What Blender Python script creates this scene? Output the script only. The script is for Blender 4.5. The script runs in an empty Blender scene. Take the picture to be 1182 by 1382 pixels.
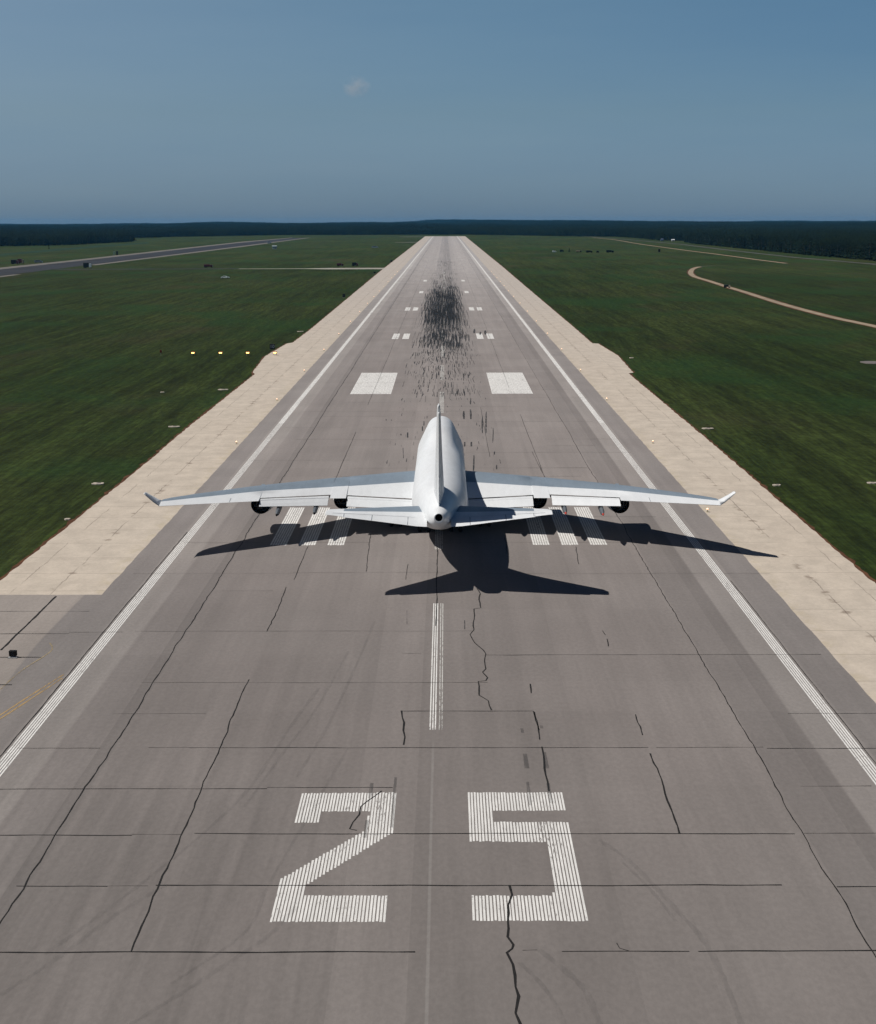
import bpy, math, random
import numpy as np
from mathutils import Vector, Matrix

# ------------------------------------------------------------------ camera, world, sun, exposure
scene = bpy.context.scene
COL = scene.collection
F_PX, PITCH, YAW, ROLL, CAM_H, CAM_X = 1976.79, 0.196022, -0.005444, 0.002509, 37.109, 0.828
IW, IH = 1182.0, 1382.0

cd = bpy.data.cameras.new("camera")
cam = bpy.data.objects.new("camera", cd)
COL.objects.link(cam)
scene.camera = cam
_r = Vector((math.cos(YAW), -math.sin(YAW), 0))
_f0 = Vector((math.sin(YAW), math.cos(YAW), 0))
_fw = _f0 * math.cos(PITCH) + Vector((0, 0, -math.sin(PITCH)))
_up = _f0 * math.sin(PITCH) + Vector((0, 0, math.cos(PITCH)))
_r2 = _r * math.cos(ROLL) - _up * math.sin(ROLL)
_u2 = _r * math.sin(ROLL) + _up * math.cos(ROLL)
M = Matrix(((_r2.x, _u2.x, -_fw.x, CAM_X), (_r2.y, _u2.y, -_fw.y, 0), (_r2.z, _u2.z, -_fw.z, CAM_H), (0, 0, 0, 1)))
cam.matrix_world = M
cd.sensor_fit = 'VERTICAL'
cd.sensor_height = 24.0
cd.lens = 24.0 * F_PX / IH
cd.clip_start = 1.0
cd.clip_end = 60000.0

SUN_DIR = Vector((-0.69, -0.10, 1.0)).normalized()      # towards the sun: left of the runway
SUN_EL = math.asin(SUN_DIR.z)
SUN_AZ = math.atan2(SUN_DIR.x, SUN_DIR.y)

w = bpy.data.worlds.new("World")
scene.world = w
w.use_nodes = True
nt = w.node_tree
nt.nodes.clear()
sky = nt.nodes.new("ShaderNodeTexSky")
sky.sky_type = 'NISHITA'
sky.sun_disc = False
sky.sun_elevation = SUN_EL
sky.sun_rotation = SUN_AZ
sky.altitude = 200
sky.air_density = 1.0
sky.dust_density = 0.6
sky.ozone_density = 2.0
# a clear hazy-day sky: the low band is pale blue-grey, slightly brighter to the left, deeper overhead
def wramp(src, stops):
    n = nt.nodes.new("ShaderNodeValToRGB"); nt.links.new(src, n.inputs[0])
    while len(n.color_ramp.elements) < len(stops): n.color_ramp.elements.new(0.5)
    for e, (p, c) in zip(n.color_ramp.elements, stops): e.position = p; e.color = (*c, 1)
    return n.outputs[0]
tc_w = nt.nodes.new("ShaderNodeTexCoord")
sw = nt.nodes.new("ShaderNodeSeparateXYZ")
nt.links.new(tc_w.outputs["Generated"], sw.inputs[0])
elev = wramp(sw.outputs[2], [(0.0, (0.53, 0.86, 1.54)), (0.035, (0.635, 0.89, 1.37)), (0.07, (0.745, 0.955, 1.22)), (0.146, (0.90, 1.12, 1.24)), (0.40, (0.30, 0.37, 0.48)), (1.0, (0.18, 0.23, 0.32))])
def wmath(op, a, b):
    n = nt.nodes.new("ShaderNodeMath"); n.operation = op
    for q, i in ((a, 0), (b, 1)):
        if isinstance(q, float): n.inputs[i].default_value = q
        else: nt.links.new(q, n.inputs[i])
    return n.outputs[0]
side = wramp(wmath('ADD', wmath('MULTIPLY', sw.outputs[0], 1.0), 0.5), [(0.15, (1.36, 1.15, 1.08)), (0.5, (1, 1, 1)), (0.85, (0.66, 0.80, 0.90))])
mx = nt.nodes.new("ShaderNodeMixRGB"); mx.inputs[1].default_value = (1, 1, 1, 1)
mrz = nt.nodes.new("ShaderNodeMapRange"); mrz.inputs[1].default_value = 0.0; mrz.inputs[2].default_value = 0.14
nt.links.new(sw.outputs[2], mrz.inputs[0]); nt.links.new(mrz.outputs[0], mx.inputs[0]); nt.links.new(side, mx.inputs[2])
t0 = nt.nodes.new("ShaderNodeMixRGB"); t0.blend_type = 'MULTIPLY'; t0.inputs[0].default_value = 1
nt.links.new(elev, t0.inputs[1]); nt.links.new(mx.outputs[0], t0.inputs[2])
vm_ = nt.nodes.new("ShaderNodeMapping"); vm_.inputs["Scale"].default_value = (2.2, 2.2, 16)
nt.links.new(tc_w.outputs["Generated"], vm_.inputs[0])
vn = nt.nodes.new("ShaderNodeTexNoise"); vn.inputs["Scale"].default_value = 1.6; vn.inputs["Detail"].default_value = 5; vn.inputs["Roughness"].default_value = 0.6
nt.links.new(vm_.outputs[0], vn.inputs["Vector"])
veil = wramp(vn.outputs["Fac"], [(0.3, (0.965, 0.975, 0.985)), (0.7, (1.06, 1.03, 1.01))])
tv = nt.nodes.new("ShaderNodeMixRGB"); tv.blend_type = 'MULTIPLY'; tv.inputs[0].default_value = 1
nt.links.new(t0.outputs[0], tv.inputs[1]); nt.links.new(veil, tv.inputs[2]); t0 = tv
tint = nt.nodes.new("ShaderNodeMixRGB"); tint.blend_type = 'MULTIPLY'; tint.inputs[0].default_value = 1
nt.links.new(t0.outputs[0], tint.inputs[2])
bg = nt.nodes.new("ShaderNodeBackground")
bg.inputs[1].default_value = 0.05
wo = nt.nodes.new("ShaderNodeOutputWorld")
nt.links.new(sky.outputs[0], tint.inputs[1])
nt.links.new(tint.outputs[0], bg.inputs[0])
nt.links.new(bg.outputs[0], wo.inputs[0])

sd = bpy.data.lights.new("sun", 'SUN')
sd.energy = 4.6
sd.angle = math.radians(0.53)
sd.color = (1.0, 0.955, 0.90)
sun = bpy.data.objects.new("sun", sd)
COL.objects.link(sun)
sun.rotation_euler = SUN_DIR.to_track_quat('Z', 'Y').to_euler()

scene.view_settings.view_transform = 'Standard'
scene.view_settings.look = 'None'
scene.view_settings.exposure = 0.0
scene.view_settings.gamma = 1.0
scene.cycles.volume_bounces = 0
scene.cycles.max_bounces = 6

# ------------------------------------------------------------------ helpers
def at(u, v, z=0.0):
    """where the sight line through photo pixel (u, v) meets height z"""
    du, dv = u - IW / 2, v - IH / 2
    d = _r2 * du - _u2 * dv + _fw * F_PX
    t = (z - CAM_H) / d.z
    return Vector((CAM_X + d.x * t, d.y * t, z))

def tag(o, label=None, cat=None, group=None, kind=None):
    if label: o["label"] = label
    if cat: o["category"] = cat
    if group: o["group"] = group
    if kind: o["kind"] = kind
    return o

def obj(name, verts, faces, mats, parent=None, mi=None, smooth=False, loc=None):
    me = bpy.data.meshes.new(name)
    me.from_pydata([tuple(v) for v in verts], [], [tuple(f) for f in faces])
    for m in (mats if isinstance(mats, (list, tuple)) else [mats]):
        me.materials.append(m)
    if mi is not None:
        me.polygons.foreach_set("material_index", list(mi))
    if smooth:
        me.polygons.foreach_set("use_smooth", [True] * len(me.polygons))
    me.update()
    o = bpy.data.objects.new(name, me)
    COL.objects.link(o)
    if parent: o.parent = parent
    if loc is not None: o.location = loc
    return o

def empty(name, loc, rz=0.0):
    o = bpy.data.objects.new(name, None)
    o.empty_display_size = 0.5
    COL.objects.link(o)
    o.location = loc
    o.rotation_euler = (0, 0, rz)
    return o

def copy_tree(o, parent=None):
    c = o.copy()
    COL.objects.link(c)
    c.parent = parent
    for ch in list(o.children):
        copy_tree(ch, c)
    return c

class MB:
    def __init__(s): s.v = []; s.f = []; s.m = []
    def add(s, v, f, mi=0):
        n = len(s.v)
        s.v += [tuple(a) for a in v]
        s.f += [tuple(i + n for i in a) for a in f]
        s.m += [mi] * len(f)
    def box(s, c, d, mi=0, bev=0.0):
        x, y, z = c; a, b, h = d[0] / 2, d[1] / 2, d[2] / 2
        if bev <= 0:
            v = [(x + i * a, y + j * b, z + k * h) for k in (-1, 1) for j in (-1, 1) for i in (-1, 1)]
            s.add(v, [(0, 2, 3, 1), (4, 5, 7, 6), (0, 1, 5, 4), (2, 6, 7, 3), (0, 4, 6, 2), (1, 3, 7, 5)], mi)
        else:
            def ring(aa, bb, zz):
                q = bev
                return [(x - aa + q, y - bb, zz), (x + aa - q, y - bb, zz), (x + aa, y - bb + q, zz), (x + aa, y + bb - q, zz),
                        (x + aa - q, y + bb, zz), (x - aa + q, y + bb, zz), (x - aa, y + bb - q, zz), (x - aa, y - bb + q, zz)]
            R = [ring(a - bev, b - bev, z - h), ring(a, b, z - h + bev), ring(a, b, z + h - bev), ring(a - bev, b - bev, z + h)]
            s.loft(R, mi, True)
    def loft(s, rings, mi=0, caps=True, closed=True):
        n = len(rings[0]); v = [p for r in rings for p in r]; f = []
        for i in range(len(rings) - 1):
            for j in range(n if closed else n - 1):
                k = (j + 1) % n
                f.append((i * n + j, i * n + k, (i + 1) * n + k, (i + 1) * n + j))
        if caps:
            f.append(tuple(range(n - 1, -1, -1))); m = (len(rings) - 1) * n
            f.append(tuple(range(m, m + n)))
        s.add(v, f, mi)
    def tube(s, p0, p1, r0, r1=None, n=10, mi=0, caps=True):
        r1 = r0 if r1 is None else r1
        p0 = Vector(p0); p1 = Vector(p1); d = (p1 - p0).normalized()
        a = d.orthogonal().normalized(); b = d.cross(a)
        R = [[p + (a * math.cos(2 * math.pi * k / n) + b * math.sin(2 * math.pi * k / n)) * r for k in range(n)] for p, r in ((p0, r0), (p1, r1))]
        s.loft(R, mi, caps)
    def revolve_y(s, c, prof, n=24, mi=0, caps=False):
        """prof: (y, r) list around an axis along y through c"""
        R = [[(c[0] + r * math.cos(2 * math.pi * k / n), c[1] + y, c[2] + r * math.sin(2 * math.pi * k / n)) for k in range(n)] for y, r in prof]
        s.loft(R, mi, caps)
    def prism_x(s, pts, x0, x1, mi=0):
        """side profile (y, z) extruded along x"""
        s.loft([[(x0, y, z) for y, z in pts], [(x1, y, z) for y, z in pts]], mi, True)
    def build(s, name, mats, parent=None, smooth=False, loc=None):
        return obj(name, s.v, s.f, mats, parent, s.m, smooth, loc)

def nnode(nt, t, **kw):
    n = nt.nodes.new(t)
    for k, v in kw.items(): setattr(n, k, v)
    return n

class Mat:
    """small node-building helper"""
    def __init__(s, name, rough=0.9, spec=0.3):
        s.m = bpy.data.materials.new(name); s.m.use_nodes = True
        s.nt = s.m.node_tree; s.b = s.nt.nodes["Principled BSDF"]
        s.b.inputs["Roughness"].default_value = rough
        s.b.inputs["Specular IOR Level"].default_value = spec
        s.tc = nnode(s.nt, "ShaderNodeTexCoord").outputs["Object"]
    def link(s, a, b): s.nt.links.new(a, b)
    def val(s, x, inp):
        if hasattr(x, "is_linked") or hasattr(x, "links"): s.link(x, inp)
        else:
            inp.default_value = x
    def scaled(s, sc, off=(0, 0, 0)):
        n = nnode(s.nt, "ShaderNodeMapping"); s.link(s.tc, n.inputs[0])
        n.inputs["Scale"].default_value = sc; n.inputs["Location"].default_value = off
        return n.outputs[0]
    def noise(s, sc, detail=4, rough=0.55, off=(0, 0, 0), dist=0.0):
        n = nnode(s.nt, "ShaderNodeTexNoise"); s.link(s.scaled(sc, off), n.inputs["Vector"])
        n.inputs["Scale"].default_value = 1; n.inputs["Detail"].default_value = detail
        n.inputs["Roughness"].default_value = rough; n.inputs["Distortion"].default_value = dist
        return n.outputs["Fac"]
    def xyz(s):
        n = nnode(s.nt, "ShaderNodeSeparateXYZ"); s.link(s.tc, n.inputs[0]); return n.outputs
    def math(s, op, a, b=0.0, c=0.0):
        n = nnode(s.nt, "ShaderNodeMath", operation=op)
        s.val(a, n.inputs[0]); s.val(b, n.inputs[1]); s.val(c, n.inputs[2]); return n.outputs[0]
    def step(s, x, a, b, lo=0.0, hi=1.0):
        n = nnode(s.nt, "ShaderNodeMapRange", interpolation_type='SMOOTHSTEP')
        s.val(x, n.inputs[0]); n.inputs[1].default_value = a; n.inputs[2].default_value = b
        n.inputs[3].default_value = lo; n.inputs[4].default_value = hi; return n.outputs[0]
    def mix(s, f, a, b, mode='MIX'):
        n = nnode(s.nt, "ShaderNodeMixRGB", blend_type=mode)
        s.val(f, n.inputs[0])
        for x, i in ((a, 1), (b, 2)):
            if isinstance(x, tuple): n.inputs[i].default_value = (*x, 1)
            elif isinstance(x, float): n.inputs[i].default_value = (x, x, x, 1)
            else: s.link(x, n.inputs[i])
        return n.outputs[0]
    def color(s, c):
        if isinstance(c, tuple): s.b.inputs["Base Color"].default_value = (*c, 1)
        else: s.link(c, s.b.inputs["Base Color"])
        return s
    def bump(s, h, strength=0.3, dist=0.05):
        n = nnode(s.nt, "ShaderNodeBump"); n.inputs["Strength"].default_value = strength
        n.inputs["Distance"].default_value = dist; s.link(h, n.inputs["Height"]); s.link(n.outputs[0], s.b.inputs["Normal"])
    def alpha(s, a): s.val(a, s.b.inputs["Alpha"])

def flat(name, c, rough=0.7, spec=0.3, var=0.12, scale=1.5):
    m = Mat(name, rough, spec)
    n = m.noise((scale,) * 3, 4)
    v = m.step(n, 0.3, 0.7, 1 - var, 1 + var)
    m.color(m.mix(1.0, c, v, 'MULTIPLY'))
    return m.m

def glow(name, c, strength):
    m = bpy.data.materials.new(name); m.use_nodes = True
    b = m.node_tree.nodes["Principled BSDF"]
    b.inputs["Base Color"].default_value = (*c, 1)
    b.inputs["Emission Color"].default_value = (*c, 1)
    b.inputs["Emission Strength"].default_value = strength
    return m

rng = random.Random(7)
nrg = np.random.default_rng(11)

# ------------------------------------------------------------------ ground materials
def pavement_material():
    m = Mat("worn_asphalt", 0.92, 0.25)
    X, Y, Z = m.xyz()
    ax = m.math('ABSOLUTE', X)
    base = m.mix(m.noise((0.05, 0.03, 1), 4), (0.174, 0.152, 0.142), (0.187, 0.170, 0.159))
    # paving lanes of 3.8 m, each a slightly different tone
    lane = m.math('FLOOR', m.math('DIVIDE', m.math('ADD', X, 100.7), 3.83))
    wn = nnode(m.nt, "ShaderNodeTexWhiteNoise", noise_dimensions='1D'); m.link(lane, wn.inputs["W"])
    base = m.mix(m.step(ax, 27.3, 27.1), base, m.mix(1.0, base, m.step(wn.outputs["Value"], 0, 1, 0.90, 1.06), 'MULTIPLY'))
    # slabs between joints
    cm = nnode(m.nt, "ShaderNodeCombineXYZ")
    m.link(m.math('FLOOR', m.math('DIVIDE', m.math('ADD', X, 107.1), 7.65)), cm.inputs[0])
    m.link(m.math('FLOOR', m.math('DIVIDE', m.math('SUBTRACT', Y, 69.95), 7.56)), cm.inputs[1])
    w2 = nnode(m.nt, "ShaderNodeTexWhiteNoise", noise_dimensions='2D'); m.link(cm.outputs[0], w2.inputs["Vector"])
    base = m.mix(1.0, base, m.step(w2.outputs["Value"], 0, 1, 0.975, 1.025), 'MULTIPLY')
    # a paler, less worn band inside each side stripe, and a darker one outside of the wheel tracks
    wob = m.math('MULTIPLY', m.math('SUBTRACT', m.noise((0.1, 0.02, 1), 2), 0.5), 0.2)
    axw = m.math('ADD', ax, wob)
    base = m.mix(m.step(axw, 27.0, 27.4), base, m.mix(1.0, base, (1.13, 1.15, 1.15), 'MULTIPLY'))
    base = m.mix(m.step(axw, 30.8, 31.1), base, m.mix(1.0, base, (0.86, 0.86, 0.87), 'MULTIPLY'))
    base = m.mix(m.step(m.math('ADD', m.math('ABSOLUTE', m.math('ADD', X, wob)), m.math('MULTIPLY', m.step(Y, 96, 130), -1.5)), 34.2, 34.5), base, m.mix(1.0, base, (1.36, 1.33, 1.27), 'MULTIPLY'))
    base = m.mix(m.math('MULTIPLY', m.step(axw, 22.9, 23.1), m.step(axw, 27.4, 27.0)), base, m.mix(1.0, base, (0.90, 0.905, 0.91), 'MULTIPLY'))
    # long streaks left by traffic and water
    st = m.noise((1.1, 0.012, 1), 5, 0.6)
    base = m.mix(1.0, base, m.step(st, 0.25, 0.75, 0.965, 1.035), 'MULTIPLY')
    st2 = m.noise((0.35, 0.02, 1), 4, 0.6, (5, 3, 0), 0.6)
    base = m.mix(1.0, base, m.step(st2, 0.3, 0.7, 0.95, 1.05), 'MULTIPLY')
    blot = m.noise((0.09, 0.05, 1), 5, 0.6, (31, 7, 0))
    base = m.mix(1.0, base, m.step(blot, 0.3, 0.7, 0.95, 1.05), 'MULTIPLY')
    # turning scuffs in the threshold area: curved streaks
    rot = nnode(m.nt, "ShaderNodeMapping"); m.link(m.tc, rot.inputs[0])
    rot.inputs["Rotation"].default_value = (0, 0, math.radians(33)); rot.inputs["Scale"].default_value = (0.9, 0.045, 1)
    sn = nnode(m.nt, "ShaderNodeTexNoise"); m.link(rot.outputs[0], sn.inputs["Vector"]); sn.inputs["Scale"].default_value = 1
    sn.inputs["Detail"].default_value = 4; sn.inputs["Distortion"].default_value = 0.7
    sm = m.math('MULTIPLY', m.step(X, 8, -14), m.step(Y, 120, 75))
    base = m.mix(sm, base, m.mix(1.0, base, m.step(sn.outputs["Fac"], 0.3, 0.7, 0.88, 1.07), 'MULTIPLY'))
    # bare pavement greys and pales with distance from the threshold
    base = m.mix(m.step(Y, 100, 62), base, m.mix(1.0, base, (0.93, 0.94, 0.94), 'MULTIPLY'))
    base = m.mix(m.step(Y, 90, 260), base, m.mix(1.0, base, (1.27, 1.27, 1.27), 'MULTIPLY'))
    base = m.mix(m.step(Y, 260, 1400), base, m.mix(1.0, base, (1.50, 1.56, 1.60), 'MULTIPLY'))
    # rubber laid down in the touchdown zone
    rub = m.math('MULTIPLY', m.step(ax, 10.5, 4.0), m.math('MULTIPLY', m.step(Y, 330, 560), m.step(Y, 1250, 800)))
    rn = m.step(m.noise((2.4, 0.011, 1), 4, 0.6, (9, 1, 0)), 0.33, 0.66)
    base = m.mix(m.math('MULTIPLY', m.math('MULTIPLY', rub, 0.32), rn), base, (0.05, 0.055, 0.062))
    far = m.math('MULTIPLY', m.step(ax, 7.2, 4.8), m.step(Y, 850, 1300))
    fn = m.step(m.noise((0.9, 0.004, 1), 3, 0.5, (2, 8, 0)), 0.25, 0.75, 0.15, 0.42)
    base = m.mix(m.math('MULTIPLY', far, fn), base, (0.08, 0.08, 0.085))
    # centre seam
    seam = m.math('MULTIPLY', m.step(m.math('ABSOLUTE', m.math('ADD', X, 0.12)), 0.12, 0.05), m.step(Y, 104, 96))
    base = m.mix(m.math('MULTIPLY', seam, 0.2), base, (0.34, 0.33, 0.31))
    fine = m.noise((3.2, 1.8, 1), 5, 0.7)
    base = m.mix(1.0, base, m.step(fine, 0.3, 0.7, 0.93, 1.07), 'MULTIPLY')
    m.color(base)
    m.bump(fine, 0.25, 0.03)
    return m.m

def concrete_material():
    m = Mat("shoulder_concrete", 0.93, 0.2)
    X, Y, Z = m.xyz()
    base = m.mix(m.noise((0.05, 0.02, 1), 4), (0.465, 0.398, 0.325), (0.485, 0.430, 0.360))
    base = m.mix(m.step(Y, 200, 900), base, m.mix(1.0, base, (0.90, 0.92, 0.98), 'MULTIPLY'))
    blot = m.noise((0.35, 0.22, 1), 5, 0.65, (3, 1, 0))
    base = m.mix(1.0, base, m.step(blot, 0.3, 0.72, 0.87, 1.06), 'MULTIPLY')
    # slab joints every 3.78 m across and two lengthwise
    ty = m.math('ABSOLUTE', m.math('SUBTRACT', m.math('FRACT', m.math('DIVIDE', m.math('SUBTRACT', Y, 69.95), 7.56)), 0.5))
    brk = m.step(m.noise((0.18, 0.3, 1), 3, 0.6, (8, 8, 0)), 0.30, 0.50)
    j = m.math('MULTIPLY', m.step(ty, 0.491, 0.497), brk)
    ax = m.math('ABSOLUTE', m.math('ADD', X, m.math('MULTIPLY', m.math('SUBTRACT', m.noise((0.3, 0.3, 1), 3), 0.5), 0.7)))
    k = m.math('MAXIMUM', m.step(m.math('ABSOLUTE', m.math('SUBTRACT', ax, 39.4)), 0.10, 0.03), m.step(m.math('ABSOLUTE', m.math('SUBTRACT', ax, 43.6)), 0.08, 0.02))
    k = m.math('MULTIPLY', k, m.step(m.noise((0.5, 0.12, 1), 3, 0.6, (1, 4, 0)), 0.38, 0.56))
    base = m.mix(m.math('MULTIPLY', m.math('MAXIMUM', j, k), 0.62), base, (0.12, 0.10, 0.085))
    # spalls along the inner joint
    sp = m.math('MULTIPLY', m.step(m.math('ABSOLUTE', m.math('SUBTRACT', ax, 39.4)), 0.8, 0.2), m.step(m.noise((0.35, 0.55, 1), 3, 0.6, (7, 7, 0)), 0.57, 0.63))
    base = m.mix(m.math('MULTIPLY', sp, 0.6), base, (0.17, 0.13, 0.10))
    fine = m.noise((2.5, 2.0, 1), 5, 0.7)
    base = m.mix(1.0, base, m.step(fine, 0.3, 0.7, 0.94, 1.05), 'MULTIPLY')
    # yellowish lichen next to the asphalt
    lic = m.math('MULTIPLY', m.step(ax, 36.2, 34.5), m.step(m.noise((0.6, 0.4, 1), 4, 0.6, (2, 2, 0)), 0.45, 0.6))
    base = m.mix(m.math('MULTIPLY', lic, 0.25), base, (0.36, 0.30, 0.17))
    m.color(base)
    return m.m

def grass_material():
    m = Mat("mown_grass", 0.95, 0.1)
    X, Y, Z = m.xyz()
    base = m.mix(m.step(m.noise((0.012, 0.004, 1), 5, 0.6), 0.35, 0.65), (0.0145, 0.0235, 0.0042), (0.0245, 0.0330, 0.0078))
    # mower passes parallel to the runway
    st = m.noise((0.22, 0.0065, 1), 4, 0.55, (4, 2, 0), 0.4)
    base = m.mix(1.0, base, m.step(st, 0.3, 0.7, 0.74, 1.28), 'MULTIPLY')
    st2 = m.noise((0.9, 0.05, 1), 3, 0.6, (14, 2, 0), 0.3)
    base = m.mix(1.0, base, m.step(st2, 0.3, 0.7, 0.72, 1.32), 'MULTIPLY')
    st3 = m.noise((2.6, 0.14, 1), 3, 0.6, (24, 2, 0), 0.15)
    base = m.mix(1.0, base, m.step(st3, 0.3, 0.7, 0.72, 1.32), 'MULTIPLY')
    # dry brown patches and lush green ones
    dry = m.step(m.noise((0.015, 0.006, 1), 5, 0.65, (40, 9, 0)), 0.54, 0.72)
    base = m.mix(m.math('MULTIPLY', dry, 0.55), base, (0.040, 0.033, 0.016))
    lush = m.step(m.noise((0.02, 0.012, 1), 4, 0.6, (70, 19, 0)), 0.46, 0.66)
    base = m.mix(m.math('MULTIPLY', lush, 0.65), base, (0.0135, 0.038, 0.0085))
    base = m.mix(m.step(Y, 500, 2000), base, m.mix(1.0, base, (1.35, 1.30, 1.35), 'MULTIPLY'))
    f = m.noise((0.6, 0.5, 1), 6, 0.75)
    base = m.mix(1.0, base, m.step(f, 0.3, 0.7, 0.70, 1.35), 'MULTIPLY')
    m.color(base)
    m.bump(f, 0.6, 0.3)
    return m.m

M_PAVE = pavement_material()
M_CONC = concrete_material()
M_GRASS = grass_material()
M_SOIL = flat("red_brown_soil", (0.085, 0.040, 0.022), 0.95, 0.1, 0.35, 0.6)
M_DIRT = flat("pale_gravel", (0.26, 0.21, 0.15), 0.95, 0.1, 0.15, 0.1)
M_DARKPAVE = flat("old_dark_asphalt", (0.030, 0.032, 0.036), 0.9, 0.2, 0.2, 0.03)
M_GREYSTRIP = flat("grey_concrete_edge", (0.14, 0.13, 0.115), 0.9, 0.2, 0.15, 0.05)
M_TAXI = flat("pale_taxiway", (0.27, 0.26, 0.22), 0.9, 0.2, 0.12, 0.05)
M_SEAL = flat("bitumen_crack_seal", (0.012, 0.011, 0.010), 0.75, 0.3, 0.2, 3)

def paint_material(name, c, wear=0.5):
    m = Mat(name, 0.8, 0.3)
    n = m.noise((2.2, 0.5, 1), 5, 0.7)
    base = m.mix(m.step(n, 0.35, 0.7), tuple(x * 0.84 for x in c), c)
    m.color(base)
    w_ = m.noise((9.0, 1.2, 1), 4, 0.7, (3, 5, 0))
    big = m.noise((0.5, 0.08, 1), 3, 0.6, (13, 5, 0))
    s = m.math('ADD', w_, m.math('MULTIPLY', big, 0.5))
    m.alpha(m.step(s, 0.50 + 0.1 * wear, 0.60 + 0.1 * wear, 0.25, 0.96))
    return m.m
M_WHITE = paint_material("runway_white_paint", (0.72, 0.71, 0.68), 0.6)
M_WORNWHITE = paint_material("worn_white_paint", (0.52, 0.51, 0.48), 1.3)
M_YELLOW = paint_material("faded_yellow_paint", (0.38, 0.26, 0.12), 1.4)

def rubber_material(name, a):
    m = Mat(name, 0.85, 0.2)
    m.color((0.03, 0.033, 0.036))
    n = m.noise((3.0, 0.25, 1), 4, 0.7)
    m.alpha(m.step(n, 0.30, 0.62, a * 0.25, a))
    return m.m
M_RUB = rubber_material("tyre_rubber", 0.88)
M_RUB2 = rubber_material("thin_tyre_rubber", 0.30)

# ------------------------------------------------------------------ ground
def hill(x, y):
    d = max(0.0, (y - 4600.0) / 5000.0)
    return d * max(0.0, 8.0 + 8.0 * math.sin(x * 0.0011 + 1.2) + 7.0 * math.sin(x * 0.0027 + y * 0.0006) + 4.0 * math.sin(x * 0.0071 + 2 + y * 0.001)) * 0.8

def ground_sheet():
    xs = [-6500 + 500 * i for i in range(27)]
    ys = [-900, -300, 0, 500, 1500, 3000, 4600] + [5100 + 500 * i for i in range(17)]
    v = [(x, y, -0.05 + hill(x, y)) for y in ys for x in xs]
    n = len(xs)
    f = [(j * n + i, j * n + i + 1, (j + 1) * n + i + 1, (j + 1) * n + i) for j in range(len(ys) - 1) for i in range(n - 1)]
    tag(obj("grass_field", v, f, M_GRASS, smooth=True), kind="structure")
ground_sheet()

def sheet(name, pts, z, mat):
    return tag(obj(name, [(p[0], p[1], z) for p in pts], [tuple(range(len(pts)))], mat), kind="structure")

RW_END = 3712.0
# shoulders (with the flares at the distance board) and the ragged soil rim beyond them
def rag(pts, amp, step=2.0, seed=1):
    r = random.Random(seed); out = []
    for a, b in zip(pts[:-1], pts[1:]):
        L = math.hypot(b[0] - a[0], b[1] - a[1]); n = max(1, int(L / step))
        for i in range(n):
            t = i / n
            out.append((a[0] + (b[0] - a[0]) * t + r.uniform(-amp, amp), a[1] + (b[1] - a[1]) * t + r.uniform(-amp, amp) * 0.3))
    out.append(pts[-1]); return out

def ribbon_between(name, L, R, z, mat):
    """L and R: polylines sampled at the same y values"""
    n = len(L); v = [(p[0], p[1], z) for p in L] + [(p[0], p[1], z) for p in R]
    f = [(i, n + i, n + i + 1, i + 1) for i in range(n - 1)]
    return tag(obj(name, v, f, mat), kind="structure")

def shoulder(side, y0):
    pts = [(0, 45.4), (150, 45.5), (233, 46.0), (338.9, 46.1), (363.0, 46.2), (363.4, 47.4), (366.1, 47.6), (380.5, 48.1), (411.0, 49.2), (441, 48.2), (453, 47.8), (453.6, 46.1), (510, 46.4), (1000, 47.4), (1197, 48.0), (RW_END, 50.0)]
    if side < 0:
        pts = [(0, 46.2), (150, 46.2), (230, 46.2), (268, 46.6), (363.3, 46.5), (366.9, 47.6), (411.0, 49.9), (455, 48.4), (459, 46.9), (516, 46.6), (1118, 48.6), (RW_END, 50.0)]
    def ox(y):
        for (a, xa), (b, xb) in zip(pts[:-1], pts[1:]):
            if a <= y <= b: return xa + (xb - xa) * (y - a) / (b - a)
        return pts[-1][1]
    ys = []
    y = y0
    while y < RW_END + 16:
        ys.append(y); y += 1.4 if y < 700 else (5 if y < 1500 else 40)
    ys.append(RW_END + 16)
    r = random.Random(5 + side); rs = [0.0]
    L = []; R = []; S = []
    for y in ys:
        j = r.uniform(-0.12, 0.12)
        L.append((side * 33.0, y)); R.append((side * (ox(y) + j), y))
        S.append((side * (ox(y) + 0.22 + abs(r.gauss(0, 0.22)) + (0.25 if y > 900 else 0)), y))
    if side > 0:
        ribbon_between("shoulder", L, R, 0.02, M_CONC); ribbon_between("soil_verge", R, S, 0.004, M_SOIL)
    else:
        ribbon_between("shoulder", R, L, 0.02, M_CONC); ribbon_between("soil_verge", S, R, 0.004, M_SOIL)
shoulder(1, 20.0)
shoulder(-1, 143.8)
sheet("runway_blast_pad", [(-33.2, RW_END - 5), (33.2, RW_END - 5), (33.2, RW_END + 16), (-33.2, RW_END + 16)], 0.016, M_CONC)

def grid_sheet(name, x0, x1, ys, z, mat, wob=0.0):
    r = random.Random(3)
    L = [(x0 + r.uniform(-wob, wob), y) for y in ys]; R = [(x1 + r.uniform(-wob, wob), y) for y in ys]
    return ribbon_between(name, L, R, z, mat)
ys = [20 + 2 * i for i in range(240)] + [520 + 30 * i for i in range(106)] + [RW_END]
ys = sorted(y for y in ys if y <= RW_END)
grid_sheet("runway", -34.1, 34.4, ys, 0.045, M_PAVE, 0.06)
sheet("runway_turn_pad", [(-75, 20), (-33.6, 20), (-33.6, 143.9), (-75, 143.9)], 0.036, M_PAVE)

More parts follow.
